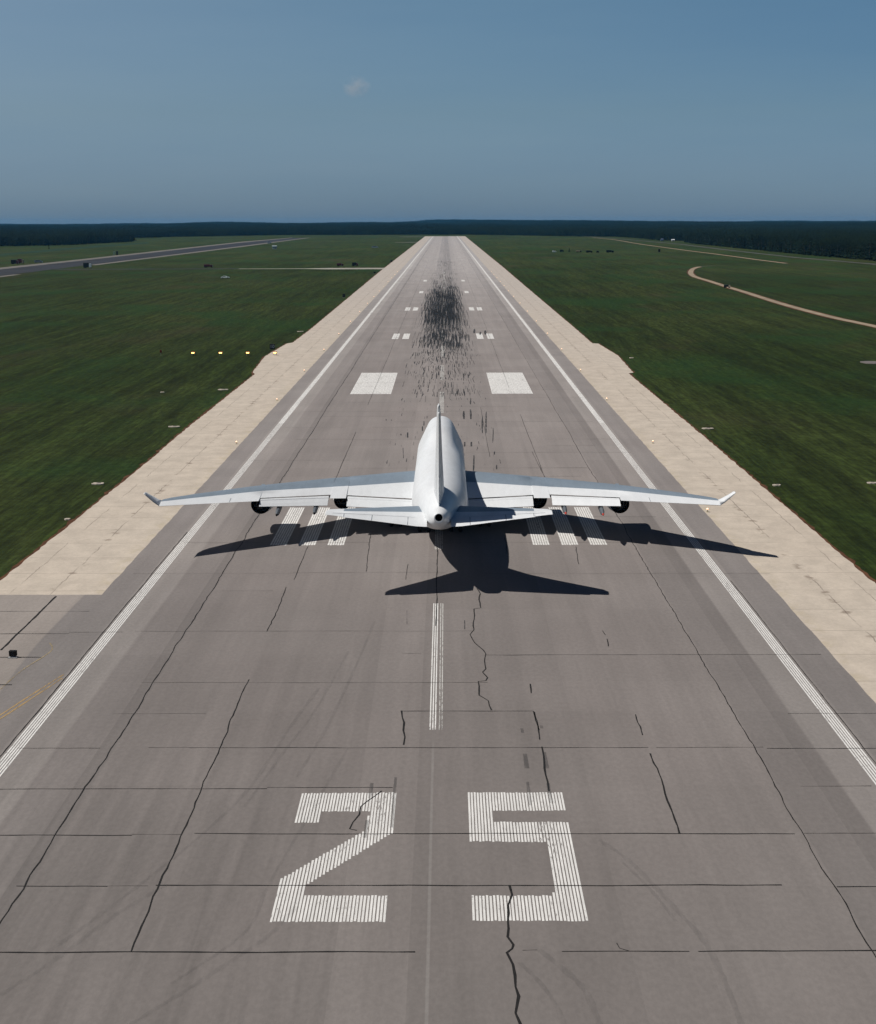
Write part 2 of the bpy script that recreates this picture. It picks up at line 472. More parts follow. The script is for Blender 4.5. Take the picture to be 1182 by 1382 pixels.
# old runway far left, connecting taxiway, tracks
def px_poly(name, P, z, mat):
    return sheet(name, [at(u, v)[:2] for u, v in P], z, mat)
sheet("old_runway", [(-356, 500), (-312, 500), (-316, 2300), (-322, 3420), (-352, 3420), (-366, 2600), (-356, 1500)], 0.012, M_DARKPAVE)
sheet("old_runway_edge", [(-372, 500), (-356, 500), (-356, 1500), (-366, 2600), (-352, 3420), (-358, 3500), (-384, 2800), (-370, 1500)], 0.020, M_GREYSTRIP)
sheet("old_runway_edge", [(-313, 1300), (-305, 1300), (-303, 2300), (-314, 3500), (-322, 3420), (-316, 2300)], 0.020, M_GREYSTRIP)
sheet("old_runway_edge", [(-312, 900), (-304, 900), (-306, 1072), (-312, 1072)], 0.020, M_GREYSTRIP)
sheet("taxiway", [(-48, 1172), (-48, 1208), (-94, 1206), (-112, 1195), (-165, 1193), (-165, 1186), (-112, 1184), (-94, 1172)], 0.010, M_TAXI)
sheet("taxiway", [(-165, 1184), (-165, 1195), (-312, 1196), (-312, 1180)], 0.012, M_DARKPAVE)
sheet("taxiway", [(-49, 2640), (-49, 2700), (-90, 2690), (-90, 2655)], 0.012, M_GREYSTRIP)
sheet("taxiway", [(-50, 3600), (-50, 3660), (-110, 3660), (-110, 3610)], 0.012, M_GREYSTRIP)

def track(name, P, wid, mat, z, vw=None, rim=None):
    pts = [at(u, v) for u, v in P]
    n = len(pts); L = []; R = []
    for i, p in enumerate(pts):
        a = pts[max(0, i - 1)]; b = pts[min(n - 1, i + 1)]
        d = (b - a).normalized(); q = Vector((-d.y, d.x, 0)); h = (vw[i] if vw else wid) / 2
        L.append((p + q * h)[:2]); R.append((p - q * h)[:2])
    if rim:
        r = random.Random(2); LL = []; RR = []
        for i, p in enumerate(pts):
            a = pts[max(0, i - 1)]; b = pts[min(n - 1, i + 1)]
            d = (b - a).normalized(); q = Vector((-d.y, d.x, 0)); h = (vw[i] if vw else wid) / 2
            LL.append((p + q * (h + rim * r.uniform(.5, 1.3)))[:2]); RR.append((p - q * (h + rim * r.uniform(.3, 1)))[:2])
        ribbon_between("soil_verge", LL, RR, z - 0.005, M_SOIL)
    return ribbon_between(name, L, R, z, mat)

def smooth_px(P, k=6):
    out = []
    for i in range(len(P) - 1):
        p0 = P[max(0, i - 1)]; p1 = P[i]; p2 = P[i + 1]; p3 = P[min(len(P) - 1, i + 2)]
        for j in range(k):
            t = j / k
            out.append(tuple(0.5 * ((2 * p1[c]) + (-p0[c] + p2[c]) * t + (2 * p0[c] - 5 * p1[c] + 4 * p2[c] - p3[c]) * t * t + (-p0[c] + 3 * p1[c] - 3 * p2[c] + p3[c]) * t ** 3) for c in (0, 1)))
    out.append(P[-1]); return out
track("gravel_track", smooth_px([(1330, 478), (1260, 459), (1182, 440.6), (1123, 428), (1058.6, 411), (1006.8, 394.7), (981, 386.9), (955, 378.6), (938, 373.5), (932, 368.5), (935, 363), (944, 360)]), 3.7, M_DIRT, 0.02, rim=1.2)
track("gravel_track", smooth_px([(944, 360), (962, 358.6), (985, 357.8)]), 3.0, flat("overgrown_gravel", (0.07, 0.07, 0.045), 0.95, 0.1, 0.3, 0.2), 0.014)
track("gravel_track", smooth_px([(800, 320.6), (832, 324), (864.6, 329.5), (922.8, 337.5), (974.5, 344), (1026, 351), (1061, 355.4)]), 3.8, M_DIRT, 0.02, rim=1.5)
track("perimeter_track", [(786, 318.6), (850, 323.5), (919.6, 329.8), (994, 338.8), (1074.7, 347.6), (1182, 356.6), (1300, 370)], 9.0, flat("worn_track", (0.07, 0.07, 0.062), 0.95, 0.1, 0.25, 0.05), 0.015)
M_OLIVE = flat("rough_grass", (0.018, 0.040, 0.022), 0.95, 0.1, 0.2, 0.02)
sheet("drainage_strip", [at(-80, 350)[:2], at(0, 345.5)[:2], at(100, 336.5)[:2], at(200, 328.5)[:2], at(200, 326.8)[:2], at(100, 334)[:2], at(0, 342.5)[:2], at(-80, 347)[:2]], 0.012, M_OLIVE)

# ------------------------------------------------------------------ painted markings
MZ = 0.055
def striped(name, poly_list, x0, x1, pitch, wid, mat=M_WHITE, jit=0.06, seed=1):
    """polygons cut into the lengthwise stripes the paint machine left; poly_list in ground metres"""
    r = random.Random(seed); mb = MB(); x = x0
    while x < x1 - wid * 0.5:
        xa, xb = x, min(x + wid, x1); xc = (xa + xb) / 2
        for poly in poly_list:
            ysx = []
            for (ax_, ay), (bx, by) in zip(poly, poly[1:] + poly[:1]):
                if (ax_ - xc) * (bx - xc) < 0:
                    ysx.append(ay + (by - ay) * (xc - ax_) / (bx - ax_))
            ysx.sort()
            for a, b in zip(ysx[0::2], ysx[1::2]):
                a += r.uniform(-jit, jit); b += r.uniform(-jit, jit)
                n = max(1, int((b - a) / 3.0)); g = r.uniform(-.006, .006)
                for i in range(n):
                    y0 = a + (b - a) * i / n; y1 = a + (b - a) * (i + 1) / n
                    mb.add([(xa + g, y0, MZ), (xb + g, y0, MZ), (xb + g, y1, MZ), (xa + g, y1, MZ)], [(0, 1, 2, 3)])
        x += pitch
    return tag(mb.build(name, mat), kind="structure")

def zpt(L, ox, oy, s): return [tuple(at(ox + x / s, oy + y / s)[:2]) for x, y in L]
two = zpt([(165, 103), (482, 100), (470, 232), (185, 405), (172, 443), (450, 443), (443, 530), (60, 530), (92, 390), (372, 228), (392, 163), (235, 163), (228, 200), (143, 200)], 340, 1030, 2.4625)
five = zpt([(713, 100), (1030, 100), (1042, 160), (800, 160), (800, 198), (1055, 198), (1116, 527), (733, 527), (730, 443), (1003, 443), (975, 265), (720, 262)], 340, 1030, 2.4625)
striped("runway_number_two", [two], -8.9, -2.3, 0.197, 0.128)
striped("runway_number_five", [five], 2.25, 8.75, 0.197, 0.128, seed=2)

def bar(x0, x1, y0, y1): return [(x0, y0), (x1, y0), (x1, y1), (x0, y1)]
S0 = 14.44
y3 = (S0 + 152.4, S0 + 175.3)
for s in (-1, 1):
    for k in range(3):
        a = 11.0 + 3.36 * k; b = a + 2.0
        xa, xb = (a, b) if s > 0 else (-b, -a)
        striped("touchdown_marking", [bar(xa, xb, *y3)], xa, xb, 0.285, 0.215, jit=0.1, seed=k)
    xa, xb = (10.97, 20.1) if s > 0 else (-20.1, -10.97)
    striped("aiming_point_marking", [bar(xa, xb, S0 + 304.8, S0 + 350.5)], xa, xb, 0.30, 0.27, jit=0.15)
    for d0, kk in ((457.2, 2), (609.6, 2), (762, 1), (914.4, 1)):
        for k in range(kk):
            a = 11.0 + 3.4 * k; b = a + 2.1
            xa, xb = (a, b) if s > 0 else (-b, -a)
            striped("touchdown_marking", [bar(xa, xb, S0 + d0, S0 + d0 + 22.9)], xa, xb, 0.30, 0.27, jit=0.15)
    # side stripe: five thin lines
    mb = MB(); r = random.Random(9 + s)
    for k in range(5):
        x = s * (29.62 + 0.205 * k); y = 20.0
        while y < RW_END - 20:
            L = 14 if y < 500 else 60
            j0 = r.uniform(-.01, .01)
            wdt = 0.062 if y < 260 else 0.09
            mb.add([(x - wdt, y, MZ), (x + wdt, y, MZ), (x + wdt, y + L, MZ), (x - wdt, y + L, MZ)], [(0, 1, 2, 3)])
            y += L
    tag(mb.build("runway_side_stripe", M_WHITE), kind="structure")
y = 103.6; k = 0
while y < 1100:
    if k == 0:
        striped("centreline_marking", [bar(-0.45, 0.25, y, y + 36.6)], -0.42, 0.16, 0.2, 0.10, jit=0.1)
        striped("centreline_marking", [bar(0.2, 0.62, y, y + 36.6)], 0.28, 0.60, 0.2, 0.09, M_WORNWHITE, jit=0.1)
    else:
        striped("centreline_marking", [bar(-0.45, 0.45, y, y + 36.6)], -0.45, 0.45, 0.2, 0.12, M_WORNWHITE, jit=0.1)
    y += 61.0; k += 1
# faded yellow lead-in lines of the turn pad
def px_line(mb, P, wid, z, mi=0, seed=0, wig=0.0, sub=1):
    pts = [at(u, v) for u, v in P]
    if wig > 0:
        r = random.Random(seed); q = []
        for a, b in zip(pts[:-1], pts[1:]):
            n = max(1, int((b - a).length / 0.9))
            for i in range(n):
                t = i / n; p = a.lerp(b, t); q.append(p + Vector((r.uniform(-wig, wig), r.uniform(-wig, wig), 0)) * (0 if i == 0 else 1))
        q.append(pts[-1]); pts = q
    ground_line(mb, pts, wid, z, mi, seed)
def ground_line(mb, pts, wid, z, mi=0, seed=0, vary=0.3):
    r = random.Random(seed + 77); n = len(pts); v = []
    for i, p in enumerate(pts):
        a = pts[max(0, i - 1)]; b = pts[min(n - 1, i + 1)]
        d = Vector((b[0] - a[0], b[1] - a[1], 0)).normalized(); q = Vector((-d.y, d.x, 0)); h = wid / 2 * r.uniform(1 - vary, 1 + vary)
        v += [(p[0] + q.x * h, p[1] + q.y * h, z), (p[0] - q.x * h, p[1] - q.y * h, z)]
    mb.add(v, [(2 * i, 2 * i + 1, 2 * i + 3, 2 * i + 2) for i in range(n - 1)], mi)
mb = MB()
px_line(mb, smooth_px([(-30, 984), (0, 966), (40, 940), (86, 911)]), 0.16, MZ)
px_line(mb, smooth_px([(-30, 990), (0, 971), (40, 945), (84, 916)]), 0.16, MZ, seed=3)
tag(mb.build("yellow_lead_line", M_YELLOW), kind="structure")
mb = MB()
px_line(mb, smooth_px([(0, 931), (30, 905), (68, 880), (67, 868)]), 0.13, MZ)
tag(mb.build("yellow_lead_line", paint_material("very_faded_yellow", (0.34, 0.27, 0.16), 1.8)), kind="structure")

# ------------------------------------------------------------------ cracks, joints, rubber
CZ = 0.062
mb = MB(); r = random.Random(4)
def long_joint(x, y0, y1, wid, wig, seed):
    rr = random.Random(seed); pts = []; y = y0; dx = 0
    while y < y1:
        pts.append((x + dx, y)); dx = dx * 0.75 + rr.uniform(-wig, wig); y += 0.9 if y < 220 else (4 if y < 600 else 30)
    if len(pts) > 1: ground_line(mb, pts, wid, CZ, 0, seed)
long_joint(-23.2, 60, 430, 0.085, 0.07, 1); long_joint(22.8, 60, 430, 0.075, 0.07, 2)
long_joint(-23.2, 430, 2400, 0.09, 0.05, 21); long_joint(22.8, 430, 2400, 0.09, 0.05, 22)
long_joint(-15.5, 69.9, 116, 0.085, 0.07, 3)
for (x, a, b, wd) in ((-15.2, 150, 167, .06), (-15.3, 205, 262, .07), (-15.2, 300, 1500, .06), (15.4, 190, 285, .07), (15.2, 330, 1500, .06), (7.6, 190, 215, .08), (7.9, 232, 300, .06),
                      (-0.12, 132, 166, .10), (-38.5, 124.3, 143.3, .17), (-30.72, 60, 175, .08), (30.72, 90, 150, .07), (-3.4, 150, 158, .05)):
    long_joint(x, a, b, wd, 0.03, int(abs(x) * 10 + a))
Z = lambda L, ox, oy, s: [(ox + a / s, oy + b / s) for a, b in L]
cr = [
 (Z([(865, 665), (875, 700), (860, 740), (858, 860), (880, 890), (875, 905), (855, 920), (878, 965), (888, 1050), (900, 1085), (888, 1150), (905, 1188), (915, 1240)], 380, 960, 2.814), .13),
 (Z([(455, 0), (458, 25), (465, 45), (462, 75), (468, 100), (463, 130)], 380, 960, 2.814), .12),
 (Z([(960, 5), (970, 40), (980, 110)], 380, 960, 2.814), .10), (Z([(988, 137), (995, 170), (998, 220), (1010, 270), (1015, 305)], 380, 960, 2.814), .12),
 (Z([(380, 305), (300, 365), (295, 395), (270, 425), (258, 450), (285, 455)], 380, 960, 2.814), .09),
 (Z([(718, 42), (733, 65), (728, 90), (735, 122), (708, 125), (710, 150), (705, 180), (708, 208), (692, 228), (710, 260), (745, 290), (755, 305), (750, 330), (755, 365), (742, 378), (762, 400), (755, 412), (725, 415), (728, 470), (765, 492), (778, 530)], 400, 780, 2.955), .10),
 (Z([(945, 535), (968, 610)], 400, 780, 2.955), .09),
 (Z([(932, 425), (936, 462)], 400, 780, 2.955), .10),
 (Z([(228, 15), (256, 97)], 780, 960, 2.94), .09), (Z([(286, 170), (330, 270), (345, 330), (395, 460), (402, 488)], 780, 960, 2.94), .11),
 ([(386, 793), (374, 825), (360, 853)], .08), ([(500, 722), (497, 745), (494, 772)], .07), ([(777, 738), (781, 762)], .07), ([(680, 722), (683, 734), (684, 748)], .07),
 ([(813, 852), (817, 858)], .09), ([(819, 863), (821, 873)], .09), ([(718, 610), (735, 645)], .06), ([(832, 1274), (836, 1281), (850, 1285)], .05),
]
for i, (P, wd) in enumerate(cr): px_line(mb, P, wd, CZ, 0, i, 0.05)
# transverse joints: (row, from, to, width)
tj = [(1286, -60, 560, .10), (1284, 705, 725, .03), (1285, 758, 930, .07), (1285, 942, 1260, .08), (1197, 22, 145, .06), (1196.5, 145, 200, .03), (1196, 210, 1055, .085), (1198, 1129, 1260, .06), (1128, -60, 178, .07), (1127, 178, 245, .03),
      (1126, 262, 1072, .075), (1126, 1085, 1260, .04), (1066, -60, 360, .055), (1064, 360, 530, .05), (1062, 1080, 1176, .04), (1010.5, 24, 135, .045), (1010, 200, 255, .035), (1010, 255, 875, .055), (1009.5, 885, 1030, .04), (1011, 1035, 1260, .06),
      (964, 152, 278, .03), (960.5, 542, 720, .06), (964, 1063, 1182, .05), (922, 190, 658, .04), (884.5, 655, 1108, .05), (882.5, 542, 568, .04), (888, -20, 56, .10), (925, -20, 16, .09), (856, -30, 93, .07), (854, 93, 165, .04),
      (852.5, 182, 640, .04), (826, -20, 120, .05), (798, 295, 368, .035), (774.5, 180, 395, .03), (773.5, 395, 600, .045), (775, 655, 1040, .035), (755, 70, 190, .03)]
mf = MB(); 
for i, (v, u0, u1, wd) in enumerate(tj):
    a = at(u0, v); b = at(u1, v); yy = (a.y + b.y) / 2; n = max(2, int((b.x - a.x) / 1.1)); pts = []
    dz = 0
    for k in range(n + 1):
        dz = dz * 0.8 + r.uniform(-0.035, 0.035)
        pts.append((a.x + (b.x - a.x) * k / n, yy + dz))
    ground_line(mb if wd > .045 else mf, pts, wd, CZ + 0.002 + 0.0002 * i, 0, i, .45)
for k in range(13, 75):                                            # joints further down the runway, broken and thin
    yy = 69.95 + 7.56 * k
    for seg in range(3):
        if r.random() < 0.55:
            x0 = r.uniform(-30, 20); x1 = min(31, x0 + r.uniform(5, 25)); n = int((x1 - x0) / 2) + 1
            ground_line(mf, [(x0 + (x1 - x0) * q / n, yy + r.uniform(-.05, .05)) for q in range(n + 1)], 0.055, CZ + 0.001, 0, k * 3 + seg, .4)
tag(mb.build("crack_seal", M_SEAL), kind="structure")
tag(mf.build("pavement_joints", flat("dust_filled_joint", (0.07, 0.062, 0.057), 0.9, 0.2, 0.3, 1)), kind="structure")

def tyre_marks():
    mb = MB(); r = random.Random(21)
    lv = [0]
    def mark(x, y, L, wd, mi, bend=0.0):
        n = max(1, int(L / 6)); v = []; lv[0] += 1; z = CZ + 0.004 + (lv[0] % 40) * 0.0003
        ph = r.uniform(0, 6)
        for i in range(n + 1):
            t = i / n; xx = x + bend * t + 0.06 * math.sin(ph + t * 3) * (L > 8); h = wd / 2 * (0.35 + 1.3 * math.sin(math.pi * min(1, max(0.06, t * 0.94 + .03))) ** .5 * r.uniform(.6, 1.0))
            v += [(xx - h, y + L * t, z), (xx + h, y + L * t, z)]
        mb.add(v, [(2 * i, 2 * i + 1, 2 * i + 3, 2 * i + 2) for i in range(n)], mi)
    for i in range(2600):
        y = r.gauss(630, 130) if r.random() < .8 else r.gauss(430, 85)
        if i % 13 == 0: y = r.uniform(850, 1400)
        if y < 300 or y > 1400: continue
        sp = 3.6 + 2.2 * r.random()
        x = r.choice((-1, 1)) * abs(r.gauss(3.2, sp * 0.62)) + r.gauss(0, .3)
        if abs(x) > 9.5 and r.random() < .8: continue
        if abs(x) > 13: continue
        L = r.uniform(14, 62) * (0.2 if y < 430 else (.55 if y < 520 else 1.0)); wd = r.uniform(.10, .25)
        dark = r.random() < (.55 if y < 480 else (.22 if y < 850 else 0))
        mark(x, y, L, wd, 0 if dark else 1, r.uniform(-.25, .25))
        if r.random() < .55: mark(x + r.choice((-1, 1)) * r.uniform(1.0, 1.4), y + r.uniform(-1, 1), L * r.uniform(.7, 1.1), wd, 0 if dark else 1)
    for i in range(120):
        y = r.uniform(195, 330); x = r.uniform(-9, 9.5)
        mark(x, y, r.uniform(1.5, 4), r.uniform(.10, .2), 0 if r.random() < .4 else 1)
    # the clear single marks just beyond the aircraft: photo pixels
    for u, v0, v1, wd in ((528, 567, 568, .35), (521, 566, 568, .35), (550, 584, 591, .5), (541, 586, 588, .45), (570, 576, 582, .45), (572, 569, 575, .4), (544, 605, 619, .2), (627, 597, 603, .55), (636, 597, 603, .6),
                          (626, 555, 566, .5), (635, 553, 566, .5), (635, 538, 546, .4), (651, 562, 585, .3), (656, 556, 585, .3), (665, 578, 598, .2), (639, 615, 640, .3), (667, 610, 614, .4), (670, 628, 634, .35), (549, 825, 843, .10), (627, 838, 850, .18), (648, 448, 452, .8), (655, 446, 452, .9), (640, 444, 450, .8)):
        a = at(u, v1); b = at(u, v0)
        mark(a.x, a.y, max(b.y - a.y, 1.2), wd * .62, 0, b.x - a.x)
    # smears by the runway number
    for u, v0, v1, wd in ((711, 1018, 1038, .38), (738, 1016, 1038, .42), (716, 1056, 1088, .3), (744, 1058, 1085, .3), (528, 1050, 1118, .3), (499, 1058, 1078, .32), (492, 1108, 1132, .3), (731, 980, 984, .3), (705, 984, 990, .3)):
        a = at(u, v1); b = at(u, v0); mark(a.x, a.y, b.y - a.y, wd, 1, 0)
    tag(mb.build("tyre_marks", [M_RUB, M_RUB2]), kind="stuff")
    # long turning scuffs
    mb2 = MB()
    m3 = rubber_material("faint_scuff", 0.09)
    def scuff(P, wd, seed): 
        px_line(mb2, smooth_px(P, 8), wd, CZ + 0.018 + seed * 0.0005, 0, seed)
    scuff([(808, 1135), (845, 1160), (878, 1192), (915, 1232), (950, 1272), (975, 1320), (1003, 1390)], .32, 1)
    scuff([(840, 1165), (880, 1205), (912, 1245)], .2, 2)
    scuff([(728, 1284), (760, 1310), (790, 1340), (815, 1400)], .34, 3)
    scuff([(700, 1300), (730, 1330), (752, 1362), (765, 1400)], .25, 4)
    scuff([(60, 1290), (130, 1240), (215, 1175), (290, 1112), (340, 1060), (390, 985), (430, 930)], .25, 5)
    scuff([(150, 1400), (240, 1345), (310, 1300), (365, 1262), (400, 1225)], .3, 6)
    scuff([(0, 1345), (70, 1300), (150, 1240), (225, 1195)], .3, 7)
    scuff([(400, 1050), (440, 985), (480, 900), (505, 840)], .22, 8)
    scuff([(330, 1090), (380, 1020), (425, 960), (470, 880)], .22, 9)
    scuff([(230, 1330), (330, 1260), (360, 1200), (400, 1130), (470, 1010)], .2, 10)
    tag(mb2.build("turning_scuffs", m3), kind="stuff")
tyre_marks()

# ------------------------------------------------------------------ aircraft
def paint(name, c, rough=0.38, dirt=0.10):
    m = Mat(name, rough, 0.45)
    n = m.noise((0.5, 0.16, 0.5), 5, 0.65)
    n2 = m.noise((2.5, 0.5, 2.5), 4, 0.6, (3, 3, 3))
    b = m.mix(1.0, c, m.step(n, 0.3, 0.7, 1 - dirt, 1.02), 'MULTIPLY')
    b = m.mix(1.0, b, m.step(n2, 0.3, 0.7, 1 - dirt * .5, 1.0), 'MULTIPLY')
    m.color(b)
    m.link(m.step(n, 0.3, 0.7, rough + .12, rough), m.b.inputs["Roughness"])
    return m.m
P_WHITE = paint("aircraft_white", (0.70, 0.715, 0.72))
P_GREY = paint("wing_box_grey", (0.19, 0.235, 0.28), 0.45)
P_LIGHT = paint("control_surface_white", (0.66, 0.68, 0.69), 0.42, 0.08)
P_DARK = flat("gap_and_chassis_dark", (0.02, 0.02, 0.024), 0.7)
P_BLACK = flat("exhaust_black", (0.006, 0.006, 0.006), 0.9, 0.1)
P_METAL = flat("burnt_metal", (0.07, 0.065, 0.06), 0.45, 0.5)
P_TYRE = flat("aircraft_tyre", (0.02, 0.02, 0.02), 0.8)
P_GLASS = flat("cockpit_glass", (0.02, 0.025, 0.03), 0.1, 0.6)
P_FAIR = paint("fairing_shade_grey", (0.11, 0.125, 0.14))  # darker grey with the underside shade of the fairings painted in
P_RED = flat("red_tip", (0.45, 0.05, 0.03), 0.5)

def lerp(a, b, t): return a + (b - a) * t
def table(T, s):
    if s <= T[0][0]: return T[0][1:]
    for a, b in zip(T[:-1], T[1:]):
        if a[0] <= s <= b[0]:
            t = (s - a[0]) / (b[0] - a[0]) if b[0] > a[0] else 0
            return tuple(lerp(x, y, t) for x, y in zip(a[1:], b[1:]))
    return T[-1][1:]

def airliner():
    root = empty("jet_airliner", (0.13, 177.0, 0.0))
    tag(root, "large plain white four-engined jet airliner standing on the runway centreline, seen from its tail", "airliner")
    Yof = lambda st: 35.0 - st
    # --- fuselage
    # station, half width, axis height, height above the axis, depth below it
    FT = [(0, .06, 4.9, .06, .06), (.25, .6, 4.9, .6, .55), (.8, 1.1, 4.95, 1.15, 1.0), (1.6, 1.6, 5.05, 1.7, 1.5), (2.8, 2.15, 5.2, 2.2, 2.05), (4.2, 2.55, 5.35, 2.6, 2.5), (6, 2.9, 5.55, 2.95, 3.0), (9, 3.08, 5.8, 3.2, 3.55), (12, 3.17, 5.9, 3.25, 3.75), (44, 3.17, 5.9, 3.25, 3.75), (46, 3.17, 5.9, 3.25, 3.65), (48.5, 3.14, 5.95, 3.2, 3.3), (51, 3.03, 6.05, 3.08, 2.9), (54, 2.85, 6.25, 2.85, 2.5), (57, 2.5, 6.55, 2.5, 2.15), (60, 2.1, 6.9, 2.08, 1.88), (63, 1.65, 7.3, 1.6, 1.62), (65.5, 1.25, 7.6, 1.2, 1.35), (67.4, .92, 7.85, .82, 1.1), (68.2, .7, 7.95, .62, .88), (68.6, .5, 8.02, .47, .56)]
    UT = [(0, .02, 5.0), (1.8, .4, 6.4), (3.0, 1.1, 7.6), (4.5, 1.6, 8.05), (6.5, 1.9, 8.3), (9, 2.0, 8.36), (20.5, 2.0, 8.36), (22.5, 2.05, 8.2), (25.5, 2.3, 7.35), (29, 2.6, 6.6), (34, 2.9, 6.1), (70, .02, 6.2)]
    sts = [0, .12, .25, .5, .8, 1.2, 1.6, 2.2, 2.8, 3.4, 4.2, 5, 6, 7.5, 9, 12, 15, 18, 20.5, 21.5, 22.5, 23.5, 24.5, 25.5, 27, 29, 31, 34, 38, 41, 43, 45, 47, 48.5, 50, 51.5, 53, 54.7, 56.5, 58, 60, 61.5, 63, 64.5, 66, 67, 67.6, 68, 68.3, 68.5, 68.6]
    rings = []; NA = 60
    for st in sts:
        W_, zm, up_, dn_ = table(FT, st); ru, zu = table(UT, st); ring = []
        for k in range(NA):
            a = 2 * math.pi * k / NA; dx, dz = math.sin(a), math.cos(a)
            hz_ = up_ if dz > 0 else dn_
            sup = math.sqrt((W_ * dx) ** 2 + (hz_ * dz) ** 2)
            p = (W_ * W_ * dx / max(sup, 1e-6), zm + hz_ * hz_ * dz / max(sup, 1e-6))
            if st < 34 and ru + (zu - zm) * dz > sup: p = (ru * dx, zu + ru * dz)
            ring.append((p[0], Yof(st), p[1]))
        rings.append(ring)
    mb = MB(); mb.loft(rings, 0, False)
    mb.add([rings[0][k] for k in range(NA)], [tuple(range(NA - 1, -1, -1))])
    for q, f_ in enumerate(mb.f[:(len(sts) - 1) * NA]):  # glazing of the cockpit
        c = [sum(mb.v[i][d] for i in f_) / len(f_) for d in range(3)]
        if 31.0 < c[1] < 32.2 and 7.9 < c[2] < 9.1: mb.m[q] = 1
    zc = 8.06
    lip = [rings[-1]] + [[(math.sin(2 * math.pi * k / NA) * rr, Yof(st), zc + math.cos(2 * math.pi * k / NA) * rr) for k in range(NA)] for st, rr in ((68.64, .42), (68.62, .37))]
    mb.loft(lip, 0, False)
    fus = mb.build("fuselage", [P_WHITE, P_GLASS], root, True)
    mb = MB(); mb.revolve_y((0, 0, zc), [(Yof(68.63), .375), (Yof(67.6), .33), (Yof(67.6), .01)], 24)
    mb.build("tail_exhaust", [P_BLACK], root, True)
    # --- wing-body fairing
    mb = MB(); R_ = []
    for s, a, b_, zc_ in ((17, 1.6, .6, 2.7), (19, 2.9, 1.0, 2.9), (22, 3.3, 1.5, 3.3), (26, 3.42, 1.8, 3.55), (34, 3.48, 1.85, 3.6), (38, 3.46, 1.8, 3.6), (41, 3.4, 1.7, 3.6), (43.5, 3.2, 1.35, 3.6), (46, 2.8, .9, 3.4), (48, 1.8, .4, 3.1)):
        R_.append([(a * math.copysign(abs(math.sin(t)) ** .8, math.sin(t)), Yof(s), zc_ + b_ * math.copysign(abs(math.cos(t)) ** .8, math.cos(t))) for t in [2 * math.pi * k / 32 for k in range(32)]])
    mb.loft(R_, 0, True); mb.build("wing_fairing", [P_WHITE], root, True)
    # --- wings
    LE = [(2.2, 19.0, 4.95, 1.9), (3.3, 19.9, 5.0, 1.75), (13.5, 28.2, 5.6, .95), (22, 36.3, 6.12, .62), (28, 42.3, 6.3, .45), (30.2, 44.6, 6.33, .38), (30.95, 45.8, 6.36, .34)]
    def lift(x): return max(0.0, (x - 3) / 28.0) ** 2
    def le(x):
        a, b, c = table(LE, x); q = lift(x); return a + 2.6 * q, b + .5 * q, c
    XF = [(0, 1.0), (3, 1.0), (5, 1.045), (12, 1.045), (20, 1.037), (31, 1.015), (33, 1.013)]
    def wx(x): return x * table(XF, x)[0]
    def shroud(x):
        a, b = shroud0(x); q = lift(x); return a + 2.6 * q, b + .5 * q
    def shroud0(x):
        if x < 10.85: return lerp(36.3, 37.0, (x - 3) / 7.85), lerp(4.62, 5.2, (x - 3) / 7.85)
        if x < 12.66: return lerp(38.6, 39.2, (x - 10.85) / 1.8), lerp(5.12, 5.22, (x - 10.85) / 1.8)
        if x < 20.32: return lerp(37.5, 42.6, (x - 12.66) / 7.66), lerp(5.36, 5.92, (x - 12.66) / 7.66)
        return lerp(44.1, 48.9, (x - 20.32) / 10.6), lerp(5.84, 6.2, (x - 20.32) / 10.6)
    XS = [2.2, 3.3, 5, 7, 9, 10.84, 10.86, 11.7, 12.65, 12.67, 14, 16, 18, 20.31, 20.33, 22, 24, 26, 28, 29.4, 30.2, 30.6, 30.95]
    up = [0, .012, .03, .06, .12, .25, .4, .57, .62, .8, 1.0]
    def top(t): return 4 * (t ** .5) * (1 - t) * .66 if t < 1 else 0
    for s in (-1, 1):
        rings = []
        for x in XS:
            st0, z0, th = le(x); st1, z1 = shroud(x); ring = []
            stw = st0 + (lerp(36.6, 49, (x - 3) / 28) - st0)
            gb = (table([(3, 29.3), (13, 34.5), (20, 39.3), (31, 47.3)], x)[0] + 2.6 * lift(x) - st0) / (st1 - st0)
            ups = [0, .012, .03, .06, .14, .28, .42, gb, gb + .05, .82, 1.0]
            dns = [.95, .7, .4, .15, .05, .015]
            for t in ups: ring.append((s * wx(x), Yof(lerp(st0, st1, t)), lerp(z0, z1, t) + th * (.5 * top(t)) - .02 + .03 * (t >= 1)))
            for t in dns: ring.append((s * wx(x), Yof(lerp(st0, st1, t)), lerp(z0, z1, t) - th * .5 * top(t) * 1.0 - .05))
            rings.append(ring)
        N = len(rings[0]); v = [p for r_ in rings for p in r_]; f = []; mi = []
        for i in range(len(rings) - 1):
            for j in range(N):
                k = (j + 1) % N; q = (i * N + j, i * N + k, (i + 1) * N + k, (i + 1) * N + j)
                f.append(q if s > 0 else q[::-1])
                mi.append(1 if (3 <= j < 7) else 0)
        f.append(tuple(range(len(v) - N, len(v))) if s > 0 else tuple(range(len(v) - 1, len(v) - N - 1, -1))); mi.append(0)
        me = obj("wing", v, f, [P_LIGHT, P_GREY], root, mi, True)
        mod = me.modifiers.new("es", 'EDGE_SPLIT'); mod.split_angle = math.radians(35)
        # spoiler and panel seams
        sm = MB()
